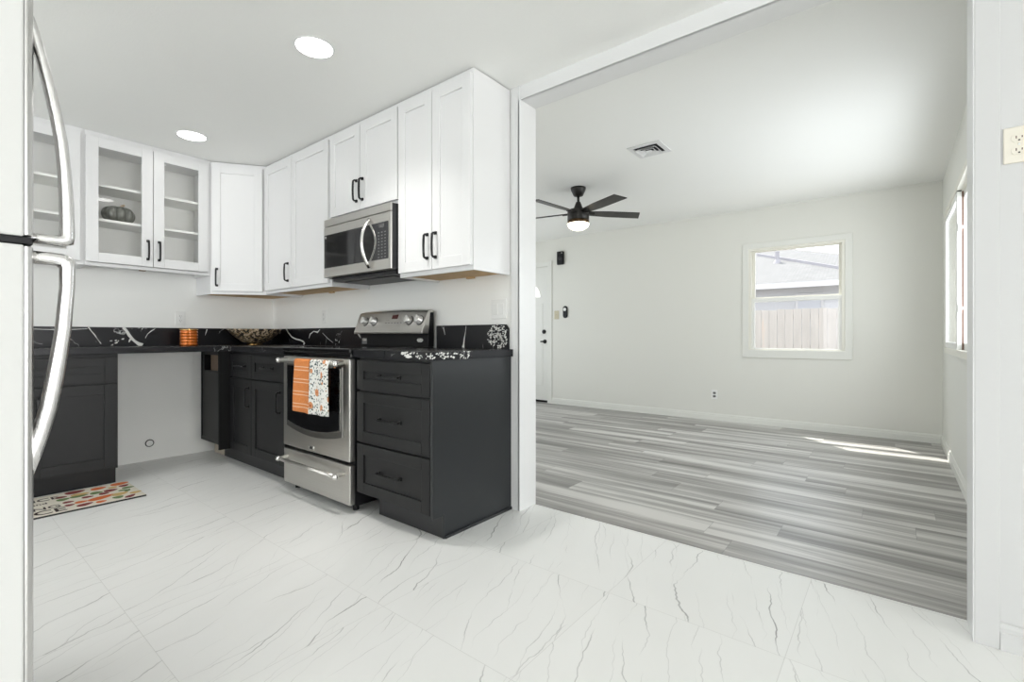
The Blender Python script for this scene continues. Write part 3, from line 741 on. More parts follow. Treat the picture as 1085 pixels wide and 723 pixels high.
# ------------------------------------------------------------------ countertops and splashes
CZ0, CZ1 = .885, .926
b = MB()
Lp = [(XW + .002, YK - .002), (-3.158, YK - .002), (-3.158, 1.532), (-4.052, 1.532), (-4.052, -.60), (XW + .002, -.60)]
b.prism([(x, y, CZ0) for x, y in Lp], (0, 0, CZ1 - CZ0)); b.mi = 1
o = b.build('countertop', [M['quartz'], M['vein']], origin=(-4.4, 1.8, CZ0), bevel=.002)
tag(o, 'black L-shaped quartz countertop running round the corner under the candle', 'countertop', 'black quartz worktops')
b = MB(); b.box(-2.370, -1.720, 1.540, YK - .002, CZ0, CZ1); b.mi = 1
rnd = random.Random(5)
for k in range(26):      # pale shattered vein along the front right edge
    t = rnd.random() ** 1.3; xx = -1.722 - .20 * rnd.random(); zz = rnd.uniform(CZ0 + .004, CZ1 - .004)
    if xx < -1.88: zz = rnd.uniform(CZ0 + .012, CZ1 - .004)
    a = rnd.uniform(.003, .013); bb = rnd.uniform(.002, .006)
    b.prism([(xx - a, 1.5393, zz - bb * .3), (xx, 1.5393, zz - bb), (xx + a, 1.5393, zz + bb * .4), (xx - a * .2, 1.5393, zz + bb)], (0, .0005, 0))
for k in range(34):
    yy = 1.545 + .26 * rnd.random() ** 1.2; zz = rnd.uniform(CZ0 + .004, CZ1 - .004); a = rnd.uniform(.003, .010); bb = rnd.uniform(.002, .006)
    b.prism([(-1.7193, yy - a, zz - bb * .4), (-1.7193, yy, zz - bb), (-1.7193, yy + a, zz + bb * .5), (-1.7193, yy, zz + bb)], (-.0005, 0, 0))
for xx, zz, a, bb in ((-1.93, .915, .016, .008), (-1.885, .899, .026, .008), (-1.91, .905, .012, .005)):
    b.prism([(xx - a, 1.5392, zz - bb * .5), (xx - a * .2, 1.5392, zz - bb), (xx + a, 1.5392, zz - bb * .3), (xx + a * .7, 1.5392, zz + bb * .8), (xx - a * .6, 1.5392, zz + bb)], (0, .0005, 0))
o = b.build('countertop', [M['quartz'], M['vein']], origin=(-2.05, 1.85, CZ0), bevel=0)
tag(o, 'short black quartz countertop piece on the drawer cabinet right of the range', 'countertop', 'black quartz worktops')

SZ = 1.071
# splash on the sink wall with a bold white vein
b = MB(); b.box(XW + .002, XW + .020, -.60, YK - .002, CZ1, SZ); b.mi = 1
def yz(px): return px
vn = [(1.020, 1.071), (1.040, 1.045), (1.058, 1.009), (1.075, .983), (1.093, .962), (1.115, .944), (1.140, .928)]
b.ribbon([(XW + .020, y, z) for y, z in vn], [.020, .019, .021, .019, .018, .024, .036], (1, 0, 0))
b.ribbon([(XW + .020, y, z) for y, z in [(1.072, .985), (1.060, .970), (1.056, .955)]], [.014, .011, .005], (1, 0, 0))
for pts, w in (([(.815, 1.069), (.832, 1.040), (.851, 1.012), (.868, .978), (.888, .945)], [.009, .004, .007, .002, .006]),
               ([(.46, 1.055), (.58, 1.050), (.68, 1.048), (.81, 1.058)], [.004, .003, .005, .003]),
               ([(1.225, 1.062), (1.20, 1.045), (1.175, 1.02), (1.16, .985)], [.003, .006, .004, .002]),
               ([(1.60, 1.063), (1.592, 1.035), (1.585, 1.01)], [.008, .006, .002])):
    b.ribbon([(XW + .020, y, z) for y, z in pts], w, (1, 0, 0))
rnd = random.Random(11)
for k in range(9):
    yy = rnd.uniform(.94, 1.02); zz = .934 + rnd.random() ** 2 * .05; a = rnd.uniform(.004, .014); h = rnd.uniform(.003, .008)
    b.f([b.v(q) for q in [(XW + .0207, yy - a, zz - h * .3), (XW + .0207, yy, zz - h), (XW + .0207, yy + a, zz + h * .6), (XW + .0207, yy, zz + h)]])
o = b.build('backsplash', [M['quartz'], M['vein']], origin=(XW, .8, CZ1))
tag(o, 'low black quartz backsplash along the sink wall with a bold white vein', 'backsplash', 'black quartz splashes')
b = MB(); b.box(XW + .021, -3.150, YK - .020, YK - .002, CZ1, SZ); b.mi = 1
ys = YK - .020
b.ribbon([(x, ys, z) for x, z in [(-4.385, 1.071), (-4.345, 1.035), (-4.28, .995), (-4.20, .975), (-4.13, .968), (-4.075, .955), (-4.055, .94), (-4.075, .929)]], [.019, .015, .013, .012, .013, .015, .017, .014], (0, -1, 0))
b.ribbon([(x, ys, z) for x, z in [(-3.98, .985), (-3.96, 1.02), (-3.90, 1.045), (-3.84, 1.035), (-3.80, 1.06)]], [.004, .010, .006, .014, .004], (0, -1, 0))
b.ribbon([(x, ys, z) for x, z in [(-3.76, 1.03), (-3.68, .985), (-3.60, .95)]], [.003, .004, .002], (0, -1, 0))
b.ribbon([(x, ys, z) for x, z in [(-3.27, 1.06), (-3.24, 1.02), (-3.21, .99), (-3.17, .96)]], [.006, .018, .006, .010], (0, -1, 0))
o = b.build('backsplash', [M['quartz'], M['vein']], origin=(-3.9, YK, CZ1))
tag(o, 'low black quartz backsplash between the corner bowl and the range', 'backsplash', 'black quartz splashes')
b = MB(); b.prism([(-2.356, ys, CZ1), (-1.752, ys, CZ1), (-1.752, ys, 1.045), (-1.772, ys, SZ), (-2.356, ys, SZ)], (0, .018, 0)); b.mi = 1
rnd = random.Random(2)
for k in range(150):
    r = rnd.random() ** .55; a = rnd.uniform(0, 6.28); xx = -1.825 + .085 * r * math.cos(a); zz = 1.000 + .070 * r * math.sin(a)
    if xx > -1.757 or (xx > -1.775 and zz > 1.04): continue
    w = rnd.uniform(.003, .009); h = rnd.uniform(.002, .008)
    b.f([b.v(q) for q in [(xx - w, ys - .0007, zz - h * .2), (xx, ys - .0007, zz - h), (xx + w, ys - .0007, zz + h * .4), (xx - w * .3, ys - .0007, zz + h)]])
b.ribbon([(x, ys, z) for x, z in [(-2.085, 1.065), (-2.09, 1.03), (-2.10, .99), (-2.105, .955), (-2.11, .93)]], [.003, .003, .008, .010, .022], (0, -1, 0))
b.ribbon([(x, ys, z) for x, z in [(-2.29, 1.06), (-2.28, 1.03), (-2.275, 1.01)]], [.006, .004, .002], (0, -1, 0))
o = b.build('backsplash', [M['quartz'], M['vein']], origin=(-2.05, YK, CZ1))
tag(o, 'short black quartz backsplash right of the range with a shattered white patch', 'backsplash', 'black quartz splashes')

# ------------------------------------------------------------------ range
RX0, RX1 = -3.142, -2.380
rg = thing('range', 'stainless electric range with black glass cooktop between the base cabinets', 'range', ((RX0 + RX1) / 2, 1.85, 0))
MB().box(RX0 + .004, RX1 - .004, 1.562, 2.155, .035, .905).build('body', M['bplast'], rg, bevel=.003)
for xx in (RX0 + .05, RX1 - .05):
    for yy in (1.60, 2.10): MB().cyl((xx, yy, 0), .018, .036, 16).build('foot', M['bplast'], rg)
MB().box(RX0 - .006, RX1 + .006, 1.522, 2.15, .906, .932).box(RX0, RX1, 1.535, 1.60, .876, .906).build('cooktop', M['bglass'], rg, bevel=.006, seg=3, label='black glass cooktop')
dr = MB().box(RX0, RX1, 1.528, 1.562, .048, .272).build('storage_drawer', M['steel'], rg, bevel=.005, seg=3)
od = MB().box(RX0, RX1, 1.526, 1.562, .292, .872).build('oven_door', M['steel'], rg, bevel=.005, seg=3)
def arc_win(x0, x1, zt, zb, sag, y, d):
    pts = [(x0, y, zt), (x0, y, zb)]
    for k in range(1, 16):
        t = k / 16; pts.append((x0 + (x1 - x0) * t, y, zb - sag * 4 * t * (1 - t)))
    pts += [(x1, y, zb), (x1, y, zt)]
    return MB().prism(pts, (0, -d, 0))
arc_win(-3.095, -2.448, .825, .425, .040, 1.530, .007).build('window_surround', M['dsteel'], od, bevel=.002)
arc_win(-3.080, -2.466, .815, .456, .036, 1.523, .0035).build('window_trim', M['bright'], od)
arc_win(-3.074, -2.472, .815, .462, .036, 1.520, .0025).build('window', M['bglass'], od)
MB().box(-2.815, -2.757, 1.5215, 1.528, .308, .330).build('badge', M['badge'], od, bevel=.002)
MB().box(-2.800, -2.775, 1.5195, 1.523, .312, .326).build('badge_inset', M['bplast'], od)
def bar_handle(z, x0, x1, parent, y=1.470):
    h = MB(); h.smooth = True
    h.sweep([(x0, y, z), ((x0 + x1) / 2, y, z), (x1, y, z)], .0115, .0115, (0, 0, 1), n=14)
    for xx in (x0 + .006, x1 - .006):
        h.smooth = False
        h.sweep([(xx, 1.530, z + .004), (xx, 1.50, z + .003), (xx, y, z)], .013, .012, (1, 0, 0), n=12)
    o = h.build('handle', M['steel'], parent)
    for xx in (x0, x1):
        e = MB(); e.smooth = True
        e.lathe([(.004, -.016), (.012, -.014), (.0165, -.007), (.017, 0), (.0165, .007), (.013, .016), (.005, .020)], (xx, y, z), 18, 'X').build('handle_end', M['bright'], o)
    return o
bar_handle(.848, -3.095, -2.435, od); bar_handle(.216, -3.095, -2.435, dr)
# backguard
bg = MB()
bg.prism([(RX0 + .002, 2.108, .932), (RX0 + .002, 2.108, 1.03), (RX0 + .002, 2.122, 1.160), (RX0 + .002, 2.156, 1.160), (RX0 + .002, 2.156, .932)], (RX1 - RX0 - .004, 0, 0))
bgo = bg.build('backguard', M['bplast'], rg, bevel=.002)
def cps(x): return [(x, 2.052, 1.018), (x, 2.050, 1.030), (x, 2.100, 1.160), (x, 2.108, 1.170), (x, 2.128, 1.178), (x, 2.152, 1.174), (x, 2.152, 1.160), (x, 2.124, 1.160), (x, 2.110, 1.030), (x, 2.108, 1.018)]
b = MB()
# crowned top: extrude through three stations
N = 16; rings = []
for k in range(N + 1):
    t = k / N; x = RX0 + (RX1 - RX0) * t; cr = .010 * (4 * t * (1 - t)) ** .8
    rings.append([b.v((p[0], p[1], p[2] + (cr if p[2] > 1.1 else 0))) for p in cps(x)])
for i in range(N):
    m = len(rings[0])
    for j in range(m): b.f([rings[i][j], rings[i][(j + 1) % m], rings[i + 1][(j + 1) % m], rings[i + 1][j]])
b.f(rings[0][::-1]); b.f(rings[-1])
cp = b.build('control_panel', M['steel'], rg, bevel=.004, seg=3)
sl = Vector((0, .050, .130)).normalized(); nf = Vector((0, -.130, .050)).normalized()
def on_panel(x, z): # point on the sloping face
    t = (z - 1.030) / .130; return Vector((x, 2.050 + .050 * t, z))
TP = lambda x, z: Matrix.Translation(on_panel(x, z)) @ Matrix(((1, 0, 0, 0), (0, nf.y, sl.y, 0), (0, nf.z, sl.z, 0), (0, 0, 0, 1)))
for kx in (-3.030, -2.925, -2.535, -2.430):
    k = MB(TP(kx, 1.106)); k.smooth = True
    k.lathe([(.029, 0), (.029, .008), (.026, .011), (.024, .034), (.019, .038)], (0, 0, 0), 24, 'Y')
    k.smooth = False; k.box(-.005, .005, .034, .044, -.023, .023)
    ko = k.build('knob', M['knob'], cp)
    MB(TP(kx, 1.106)).lathe([(.033, -.001), (.033, .003)], (0, 0, 0), 24, 'Y').build('knob_ring', M['bplast'], ko)
MB(TP(-2.70, 1.122)).box(-.105, .105, -.001, .0015, -.040, .040).build('keypad_plate', M['steelz'], cp, bevel=.001)
MB(TP(-2.70, 1.140)).box(-.034, .030, 0, .003, -.021, .021).build('display', M['led'], cp)
for i in range(6): MB(TP(-2.70, 1.110)).box(-.092 + i * .033, -.078 + i * .033, .0012, .0022, -.020, -.016).build('key_legend', M['dplast'], cp)
for kx, kz in ((-.09, .006), (-.07, .006), (.055, .022), (.075, .022)): MB(TP(-2.70, 1.110)).box(kx, kx + .01, .0012, .0022, kz - .002, kz + .002).build('key_legend', M['dplast'], cp)
b = MB(); pts = [(-2.462 + .032 * math.cos(a), 2.109, .975 + .013 * math.sin(a)) for a in [2 * math.pi * k / 24 for k in range(24)]]
b.prism(pts, (0, -.003, 0)); b.build('oval_badge', M['badge'], bgo)
MB().box(-3.118, -3.062, 2.1060, 2.109, .945, .988).build('rating_sticker', M['key'], bgo)
MB().box(-3.112, -3.068, 2.1052, 2.107, .966, .984).build('sticker_print', M['badge'], bgo)

# tea towels over the oven handle
def towel(name, x0, x1, zf, zb, mat, label, waves, seed, fold=None, drop=0):
    b = MB(); b.smooth = True
    yb, zb0, r = 1.470, .848, .0165
    prof = []
    nf_ = 16
    for k in range(9): prof.append((yb + r + .004, zb + (zb0 - zb) * k / 9, 1))
    for k in range(9):
        a = math.pi * k / 8; prof.append((yb + r * math.cos(a), zb0 + r * math.sin(a), 0))
    for k in range(1, nf_ + 1): prof.append((yb - r, zb0 + (zf - zb0) * k / nf_, -1))
    nx = 18; grid = []
    for i in range(nx + 1):
        t = i / nx; x = x0 + (x1 - x0) * t; col = []
        for y, z, sd in prof:
            down = max(0, (zb0 - z) / (zb0 - zf))
            yy = y - (.006 * math.sin(waves * t * 6.28 + seed) * down + .004 * noise.noise(Vector((x * 9, z * 7, seed)))) * (1 if sd < 0 else .5)
            if fold and sd < 0 and t > fold: yy -= .007
            xx = x + (.010 * down * (t - .5)) - .006 * down
            zz = z - (drop * t * down if sd < 0 else 0)
            col.append(b.v((xx, min(yy, yb + r + .012), zz)))
        grid.append(col)
    for i in range(nx):
        for j in range(len(prof) - 1): b.f([grid[i][j], grid[i + 1][j], grid[i + 1][j + 1], grid[i][j + 1]])
    o = b.build(name, mat, origin=((x0 + x1) / 2, 1.45, zf))
    sm = o.modifiers.new('cloth', 'SOLIDIFY'); sm.thickness = .004; sm.offset = 0
    tag(o, label, 'towel', 'tea towels on the oven handle')
    return o
towel('tea_towel', -2.862, -2.684, .548, .60, M['orange'], 'orange tea towel with thin pale stripes hanging on the oven handle', 1.0, .4, drop=.004)
towel('tea_towel', -2.672, -2.468, .545, .82, M['floral'], 'white floral tea towel with orange blooms hanging on the oven handle', 1.3, 2.0, fold=.62, drop=-.006)

# ------------------------------------------------------------------ microwave
MX0, MX1 = -3.118, -2.364
mw = thing('microwave', 'stainless over the range microwave with black window and curved handle', 'microwave', ((MX0 + MX1) / 2, 1.98, 1.40))
MB().box(MX0 + .002, MX1 - .002, 1.838, YK - .004, 1.405, 1.812).build('body', M['bplast'], mw, bevel=.002)
MB().box(MX0 + .03, MX1 - .02, 1.85, YK - .02, 1.385, 1.406).box(MX0 + .10, MX1 - .10, 1.90, 2.02, 1.380, 1.390).build('grease_grille', M['dplast'], mw, bevel=.002)
MB().box(MX0, MX1, 1.797, 1.838, 1.762, 1.812).build('vent_trim', M['steel'], mw, bevel=.003)
MB().box(MX1 - .0015, MX1 + .0015, 1.806, 1.838, 1.41, 1.808).build('side_trim', M['dplast'], mw)
md = MB().box(MX0, MX1, 1.797, 1.838, 1.410, 1.758).build('door', M['steel'], mw, bevel=.003)
wx = [(-3.108, 1.797, 1.702), (-3.108, 1.797, 1.474)]
for k in range(0, 13):
    t = k / 12; wx.append((-2.575 + .050 * math.sin(math.pi * t), 1.797, 1.474 + .228 * t))
MB().prism(wx, (0, -.003, 0)).build('window', M['bglass'], md)
b = MB()
rim = [(-2.572 + .054 * math.sin(math.pi * k / 12), 1.7945, 1.474 + .228 * k / 12) for k in range(13)]
b.sweep(rim, .004, .003, (0, 1, 0)).build('window_rim', M['bright'], md)
cpan = [(-2.391, 1.797, 1.702), (-2.391, 1.797, 1.474)] + [(-2.562 + .052 * math.sin(math.pi * k / 12), 1.797, 1.474 + .228 * k / 12) for k in range(13)]
ck = MB().prism(cpan, (0, -.0022, 0)).build('control_panel', M['dplast'], md)
MB().box(-2.478, -2.428, 1.7930, 1.796, 1.668, 1.690).build('display', M['lcd'], ck)
b = MB()
for r_ in range(9):
    for q in range(3):
        b.box(-2.490 + q * .032, -2.476 + q * .032, 1.7936, 1.796, 1.484 + r_ * .019, 1.491 + r_ * .019)
b.build('keypad', M['key'], ck)
hp = []
for k in range(13):
    t = k / 12; hp.append((-2.575, 1.790 - .055 * math.sin(math.pi * t) ** .8, 1.432 + .305 * t))
b = MB(); b.smooth = True; b.sweep(hp, .013, .008, (1, 0, 0), n=10, scale=[1 + .15 * abs(k - 6) / 6 for k in range(13)]).build('handle', M['bright'], md)
MB().box(-3.096, -3.082, 1.7935, 1.796, 1.678, 1.694).build('sticker', M['badge'], md)

# ------------------------------------------------------------------ fridge
fr = thing('refrigerator', 'stainless top freezer refrigerator at the left edge of the view', 'refrigerator', (-1.68, -.25, 0))
FX0, FX1 = -2.06, -1.300
MB().box(FX0, FX1 - .004, -.66, .072, .03, 1.70).build('body', M['fside'], fr, bevel=.006)
for xx in (FX0 + .06, FX1 - .06):
    for yy in (-.6, .02): MB().cyl((xx, yy, 0), .02, .032, 14).build('foot', M['bplast'], fr)
def fdoor(z0, z1, name):
    d = MB().box(FX0, FX1, .076, .134, z0, z1).build(name, M['fside'], fr, bevel=.004)
    b = MB(); pts = [(FX1 - .0005, .1335), (FX1 + .001, .138), (FX1 - .004, .1445), (FX1 - .016, .148), (FX0 + .016, .148), (FX0 + .004, .1445), (FX0, .1335)]
    b.prism([(x, y, z0 + .002) for x, y in pts], (0, 0, z1 - z0 - .004)); b.build('door_skin', M['steelz'], d, bevel=.002, label='brushed steel door front')
    return d
fz = fdoor(1.192, 1.70, 'freezer_door'); ff = fdoor(.06, 1.176, 'fridge_door')
up_o = [(.140, 1.645), (.154, 1.610), (.169, 1.563), (.180, 1.510), (.191, 1.457), (.199, 1.401), (.204, 1.345), (.208, 1.287), (.210, 1.229), (.210, 1.185)]
up_i = [(.140, 1.203), (.187, 1.205), (.187, 1.211), (.186, 1.272), (.183, 1.339), (.179, 1.395), (.173, 1.450), (.164, 1.513), (.155, 1.575), (.140, 1.612)]
up = up_o + [(.140, 1.185)] + up_i
lo_o = [(.140, 1.170), (.211, 1.170), (.210, 1.111), (.208, 1.052), (.205, 1.013), (.200, .964), (.194, .916), (.187, .859), (.177, .818), (.168, .785), (.151, .734), (.140, .708)]
lo_i = [(.140, .784), (.151, .818), (.162, .862), (.173, .927), (.180, 1.013), (.187, 1.090), (.187, 1.142), (.140, 1.143)]
M['bright2'] = steel('satin_handle_steel', (.70, .69, .685), .25, 'Z')
def fhandle(pts, parent):
    # pts: (y, z, half thickness) along the middle of the bowed bar; elliptical section
    b = MB(); b.smooth = True; xc = FX1 - .029; rings = []
    for i, (y, z, h) in enumerate(pts):
        t = (Vector((0, *pts[min(i + 1, len(pts) - 1)][:2])) - Vector((0, *pts[max(i - 1, 0)][:2]))).normalized()
        nrm = Vector((0, t.z, -t.y)); ring = []
        for k in range(24):
            a = 2 * math.pi * k / 24; ca, sa = math.cos(a), math.sin(a)
            ring.append(b.v(Vector((xc, y, z)) + Vector((1, 0, 0)) * (.016 * math.copysign(abs(ca) ** .75, ca)) + nrm * (h * math.copysign(abs(sa) ** .75, sa))))
        rings.append(ring)
    for r0_, r1_ in zip(rings, rings[1:]):
        for k in range(24): b.f([r0_[k], r0_[(k + 1) % 24], r1_[(k + 1) % 24], r1_[k]])
    b.smooth = False; b.f(rings[0][::-1]); b.f(rings[-1])
    return b.build('handle', M['bright2'], parent)
fhandle([(.137, 1.640, .009), (.148, 1.606, .009), (.1605, 1.555, .0085), (.172, 1.500, .009), (.182, 1.447, .0095), (.190, 1.394, .010), (.1945, 1.340, .0105), (.1975, 1.283, .011),
         (.1985, 1.228, .0115), (.1985, 1.205, .0118), (.1972, 1.1985, .014), (.191, 1.1950, .0115), (.175, 1.1945, .0095), (.136, 1.1945, .0095)], fz)
fhandle([(.136, 1.157, .0125), (.176, 1.157, .0125), (.191, 1.1555, .0135), (.1975, 1.1500, .016), (.1990, 1.140, .0122), (.1985, 1.100, .0118), (.195, 1.050, .0122), (.1925, 1.013, .0125), (.186, .960, .0130), (.1795, .912, .0135),
         (.171, .858, .0135), (.160, .812, .0135), (.148, .768, .0135), (.134, .722, .0130)], ff)
MB().box(FX1 - .12, FX1 - .002, .085, .146, 1.177, 1.191).cyl((FX1 - .03, .118, 1.170), .010, .028, 14).build('hinge', M['bplast'], fr, bevel=.002)

# ------------------------------------------------------------------ things on the counters and in the cabinet
cj = thing('candle_jar', 'ribbed amber glass candle jar on the black counter by the sink wall', 'candle', (-4.47, 1.40, CZ1))
b = MB(); b.smooth = True; prof = [(.052, 0), (.060, .003)]
for k in range(41):
    t = k / 40; prof.append((.062 + .0022 * math.sin(t * 5 * 2 * math.pi), .005 + t * .118))
b.lathe(prof, (-4.47, 1.40, CZ1), 40); b.build('jar', M['amber'], cj)
b = MB(); b.smooth = True; b.lathe([(.060, .123), (.064, .1235), (.064, .132), (.058, .134), (.02, .135)], (-4.47, 1.40, CZ1), 40).build('lid', M['gold'], cj)

bw = thing('decorative_bowl', 'round speckled mosaic bowl on the counter in the corner', 'bowl', (-4.425, 1.895, CZ1))
b = MB(); b.smooth = True
pr = [(.056, 0), (.058, .003), (.052, .010), (.056, .014)] + [(.058 + .158 * (k / 16) ** .62, .014 + .122 * k / 16) for k in range(1, 17)]
inner = [(r - .006, h + .004) for r, h in pr[:3:-1]]
b.lathe(pr + inner + [(.02, .02)], (-4.425, 1.895, CZ1), 48); b.build('shell', M['bowl'], bw)
b = MB(); b.smooth = True; b.lathe([(.062, 0), (.064, .004), (.060, .009), (.054, .009), (.054, 0)], (-4.425, 1.895, CZ1), 40).build('foot_ring', M['gold'], bw)

pk = thing('glass_pumpkin', 'smoked grey glass pumpkin on the middle shelf of the glass cabinet', 'ornament', (-4.50, .955, 1.840))
b = MB(); b.smooth = True
pr = [(.02, .004), (.05, .0)] + [(.102 * math.cos(a) ** .6, .060 + .060 * math.sin(a)) for a in [R(-70 + 10 * k) for k in range(15)]] + [(.028, .112), (.010, .102)]
b.lathe(pr, (-4.50, .955, 1.840), 80, lobes=8, amp=.26); b.build('pumpkin_body', M['pumpkin'], pk)
MB().sweep([(-4.50, .955, 1.935), (-4.498, .962, 1.955), (-4.492, .976, 1.972), (-4.488, .990, 1.978)], .009, .009, (1, 0, 0), n=8, scale=[1.3, 1, .9, .8]).build('stem', M['stem'], pk)

# ------------------------------------------------------------------ mat
mt = thing('kitchen_mat', 'cream autumn print kitchen mat lying before the sink cabinet', 'mat', (-3.89, .55, 0))
MB().box(-4.105, -3.660, .13, .915, .0005, .009).build('backing', M['matedge'], mt)
MB().box(-4.103, -3.664, .132, .913, .009, .0115).build('mat_top', M['mat'], mt)
rnd = random.Random(21)
def leafshape(cx, cy, L, W, a, z):
    pts = []
    for k in range(16):
        t = 2 * math.pi * k / 16; u, v = L * math.cos(t), W * math.sin(t) * (1 - .35 * math.cos(t))
        pts.append((cx + u * math.cos(a) - v * math.sin(a), cy + u * math.sin(a) + v * math.cos(a), z))
    return pts
spots = []
fixed = [(-3.80, .725, .072, .020, 1.95, 'm_or'), (-4.06, .868, .050, .020, 1.7, 'm_or'), (-3.80, .815, .045, .020, 1.9, 'm_ye'), (-4.06, .645, .050, .022, 1.7, 'm_rd'),
         (-4.04, .755, .040, .018, 1.7, 'm_or'), (-3.93, .795, .035, .018, 1.6, 'm_rd'), (-3.72, .635, .040, .015, 1.9, 'm_rd'), (-3.70, .845, .036, .012, 2.3, 'm_rd'),
         (-3.98, .655, .045, .018, 1.6, 'm_ye'), (-3.94, .645, .045, .014, 1.6, 'm_gr'), (-3.87, .850, .030, .010, 1.2, 'm_gr'), (-3.85, .865, .028, .008, 2.6, 'm_gr')]
for f_ in fixed: spots.append(f_[:3] + (f_[3] * 1.65,) + f_[4:])
for k in range(400):
    cx, cy = rnd.uniform(-4.085, -3.70), rnd.uniform(.57, .89); L = rnd.uniform(.020, .038)
    if all((cx - s[0]) ** 2 + (cy - s[1]) ** 2 > (L + s[2] * .85) ** 2 for s in spots):
        spots.append((cx, cy, L, L * rnd.uniform(.65, .95), rnd.uniform(1.2, 2.4), rnd.choice(['m_or', 'm_rd', 'm_rd', 'm_gr', 'm_ye'])))
pn = {'m_or': 'orange_print', 'm_rd': 'maroon_print', 'm_gr': 'green_print', 'm_ye': 'mustard_print'}
for cx, cy, L, W_, a, mm in spots:
    MB().prism(leafshape(cx, cy, L, W_, a, .0115), (0, 0, .0006)).build(pn[mm], M[mm], mt)
def text_mesh(txt, size, loc, rotz, parent, mat, name='lettering', align='RIGHT'):
    cu = bpy.data.curves.new(name, 'FONT'); cu.body = txt; cu.size = size; cu.align_x = align; cu.extrude = .0003; cu.offset = size * .012
    tmp = bpy.data.objects.new('tmp_text', cu); C.objects.link(tmp)
    dg = bpy.context.evaluated_depsgraph_get(); me = bpy.data.meshes.new_from_object(tmp.evaluated_get(dg))
    C.objects.unlink(tmp); bpy.data.objects.remove(tmp)
    po = Vector(parent['_o'])
    me.transform(Matrix.Translation(Vector(loc) - po) @ Matrix.Rotation(rotz, 4, 'Z'))
    me.materials.clear(); me.materials.append(mat)
    o = bpy.data.objects.new(name, me); C.objects.link(o); o.parent = parent; o['_o'] = tuple(po)
    return o
# words run along the mat (left to right = +y), lines from the cabinet side outwards
text_mesh('PUMPKIN SPICE', .085, (-3.985, .565, .0120), R(90), mt, M['ink'])
text_mesh('and', .05, (-3.905, .50, .0120), R(90), mt, M['ink'])
text_mesh('EVERYTHING', .082, (-3.785, .545, .0120), R(90), mt, M['ink'])
text_mesh('NICE', .115, (-3.685, .555, .0120), R(90), mt, M['ink'])

# ------------------------------------------------------------------ ceiling fittings
def downlight(x, y, label, watt):
    t = thing('recessed_light', label, 'ceiling light', (x, y, H), 'recessed ceiling lights')
    b = MB(); b.smooth = True; b.lathe([(.094, 0), (.093, -.004), (.088, -.006), (.085, -.003), (.085, 0)], (x, y, H), 40).build('trim_ring', M['trim'], t)
    ld = bpy.data.lights.new('downlight', 'SPOT'); ld.shadow_soft_size = .07; ld.spot_size = R(125); ld.spot_blend = 1.0; ld.energy = watt; ld.color = (1, .98, .95)
    lo = bpy.data.objects.new('downlight', ld); C.objects.link(lo); lo.location = (x, y, H - .012)
    b = MB(); b.smooth = True; b.lathe([(.086, -.0005), (.084, -.0045), (.04, -.0075), (.005, -.008)], (x, y, H), 40).build('lens', M['can'], t)
downlight(-2.25, 1.246, 'round lit ceiling light nearest the camera', 76)
downlight(-3.925, 1.248, 'round lit ceiling light above the sink corner, farther one', 7)

vt = thing('ceiling_vent', 'square white ceiling air vent with dark slots over the living room', 'vent', (-1.475, 3.56, H + .012))
hz = H + .012; cx, cy = -1.478, 3.557
def sq_ring(b, ro, ri, z0, z1, zi0=None, zi1=None):
    zi0 = z0 if zi0 is None else zi0; zi1 = z1 if zi1 is None else zi1
    for k in range(4):
        a = k * math.pi / 2; ca, sa = math.cos(a), math.sin(a); rot = lambda x, y: (cx + x * ca - y * sa, cy + x * sa + y * ca)
        q = [rot(-ro, -ro), rot(ro, -ro), rot(ri, -ri), rot(-ri, -ri)]; zs0 = (z0, z0, zi0, zi0); zs1 = (z1, z1, zi1, zi1)
        lo = [b.v((x, y, z)) for (x, y), z in zip(q, zs0)]; hi = [b.v((x, y, z)) for (x, y), z in zip(q, zs1)]
        b.f(lo); b.f(hi[::-1])
        for i in range(4): b.f([lo[i], lo[(i + 1) % 4], hi[(i + 1) % 4], hi[i]])
b = MB(); sq_ring(b, .128, .092, hz - .008, hz - .0005); b.build('frame', M['trim'], vt, recalc=True)
MB().box(cx - .094, cx + .094, cy - .094, cy + .094, hz - .003, hz - .0008).build('duct', M['dark'], vt, label='black plate in place of the shaded duct')  # backing plate; the duct's shade is put into its black colour
for ro, ri in ((.080, .058), (.052, .030)):
    b = MB(); sq_ring(b, ro, ri, hz - .022, hz - .019, hz - .006, hz - .004); b.build('louvre', M['trim'], vt)
MB().box(cx - .026, cx + .026, cy - .026, cy + .026, hz - .022, hz - .019).build('louvre_centre', M['trim'], vt)

fx, fy = -2.406, 4.053; HC = H + .012
fan = thing('ceiling_fan', 'black five blade ceiling fan with lit dome lamp in the living room', 'ceiling fan', (fx, fy, HC))
def lat(name, prof, mat, parent, seg=36):
    b = MB(); b.smooth = True; b.lathe(prof, (fx, fy, 0), seg); return b.build(name, mat, parent)
lat('canopy', [(.073, HC), (.073, HC - .012), (.068, HC - .03), (.045, 2.372), (.022, 2.366)], M['fan'], fan)
lat('downrod', [(.0115, 2.375), (.0115, 2.29)], M['fan'], fan)
lat('motor_cover', [(.020, 2.312), (.024, 2.305), (.046, 2.245), (.048, 2.232)], M['fan'], fan)
lat('motor_housing', [(.060, 2.238), (.098, 2.232), (.105, 2.222), (.105, 2.135), (.100, 2.130)], M['fan'], fan)
lat('trim_band', [(.101, 2.132), (.105, 2.130), (.105, 2.100), (.101, 2.098)], M['bronze'], fan, )
lat('lamp_dome', [(.102, 2.100), (.104, 2.092), (.092, 2.068), (.060, 2.046), (.025, 2.037), (.004, 2.036)], M['lens'], fan)
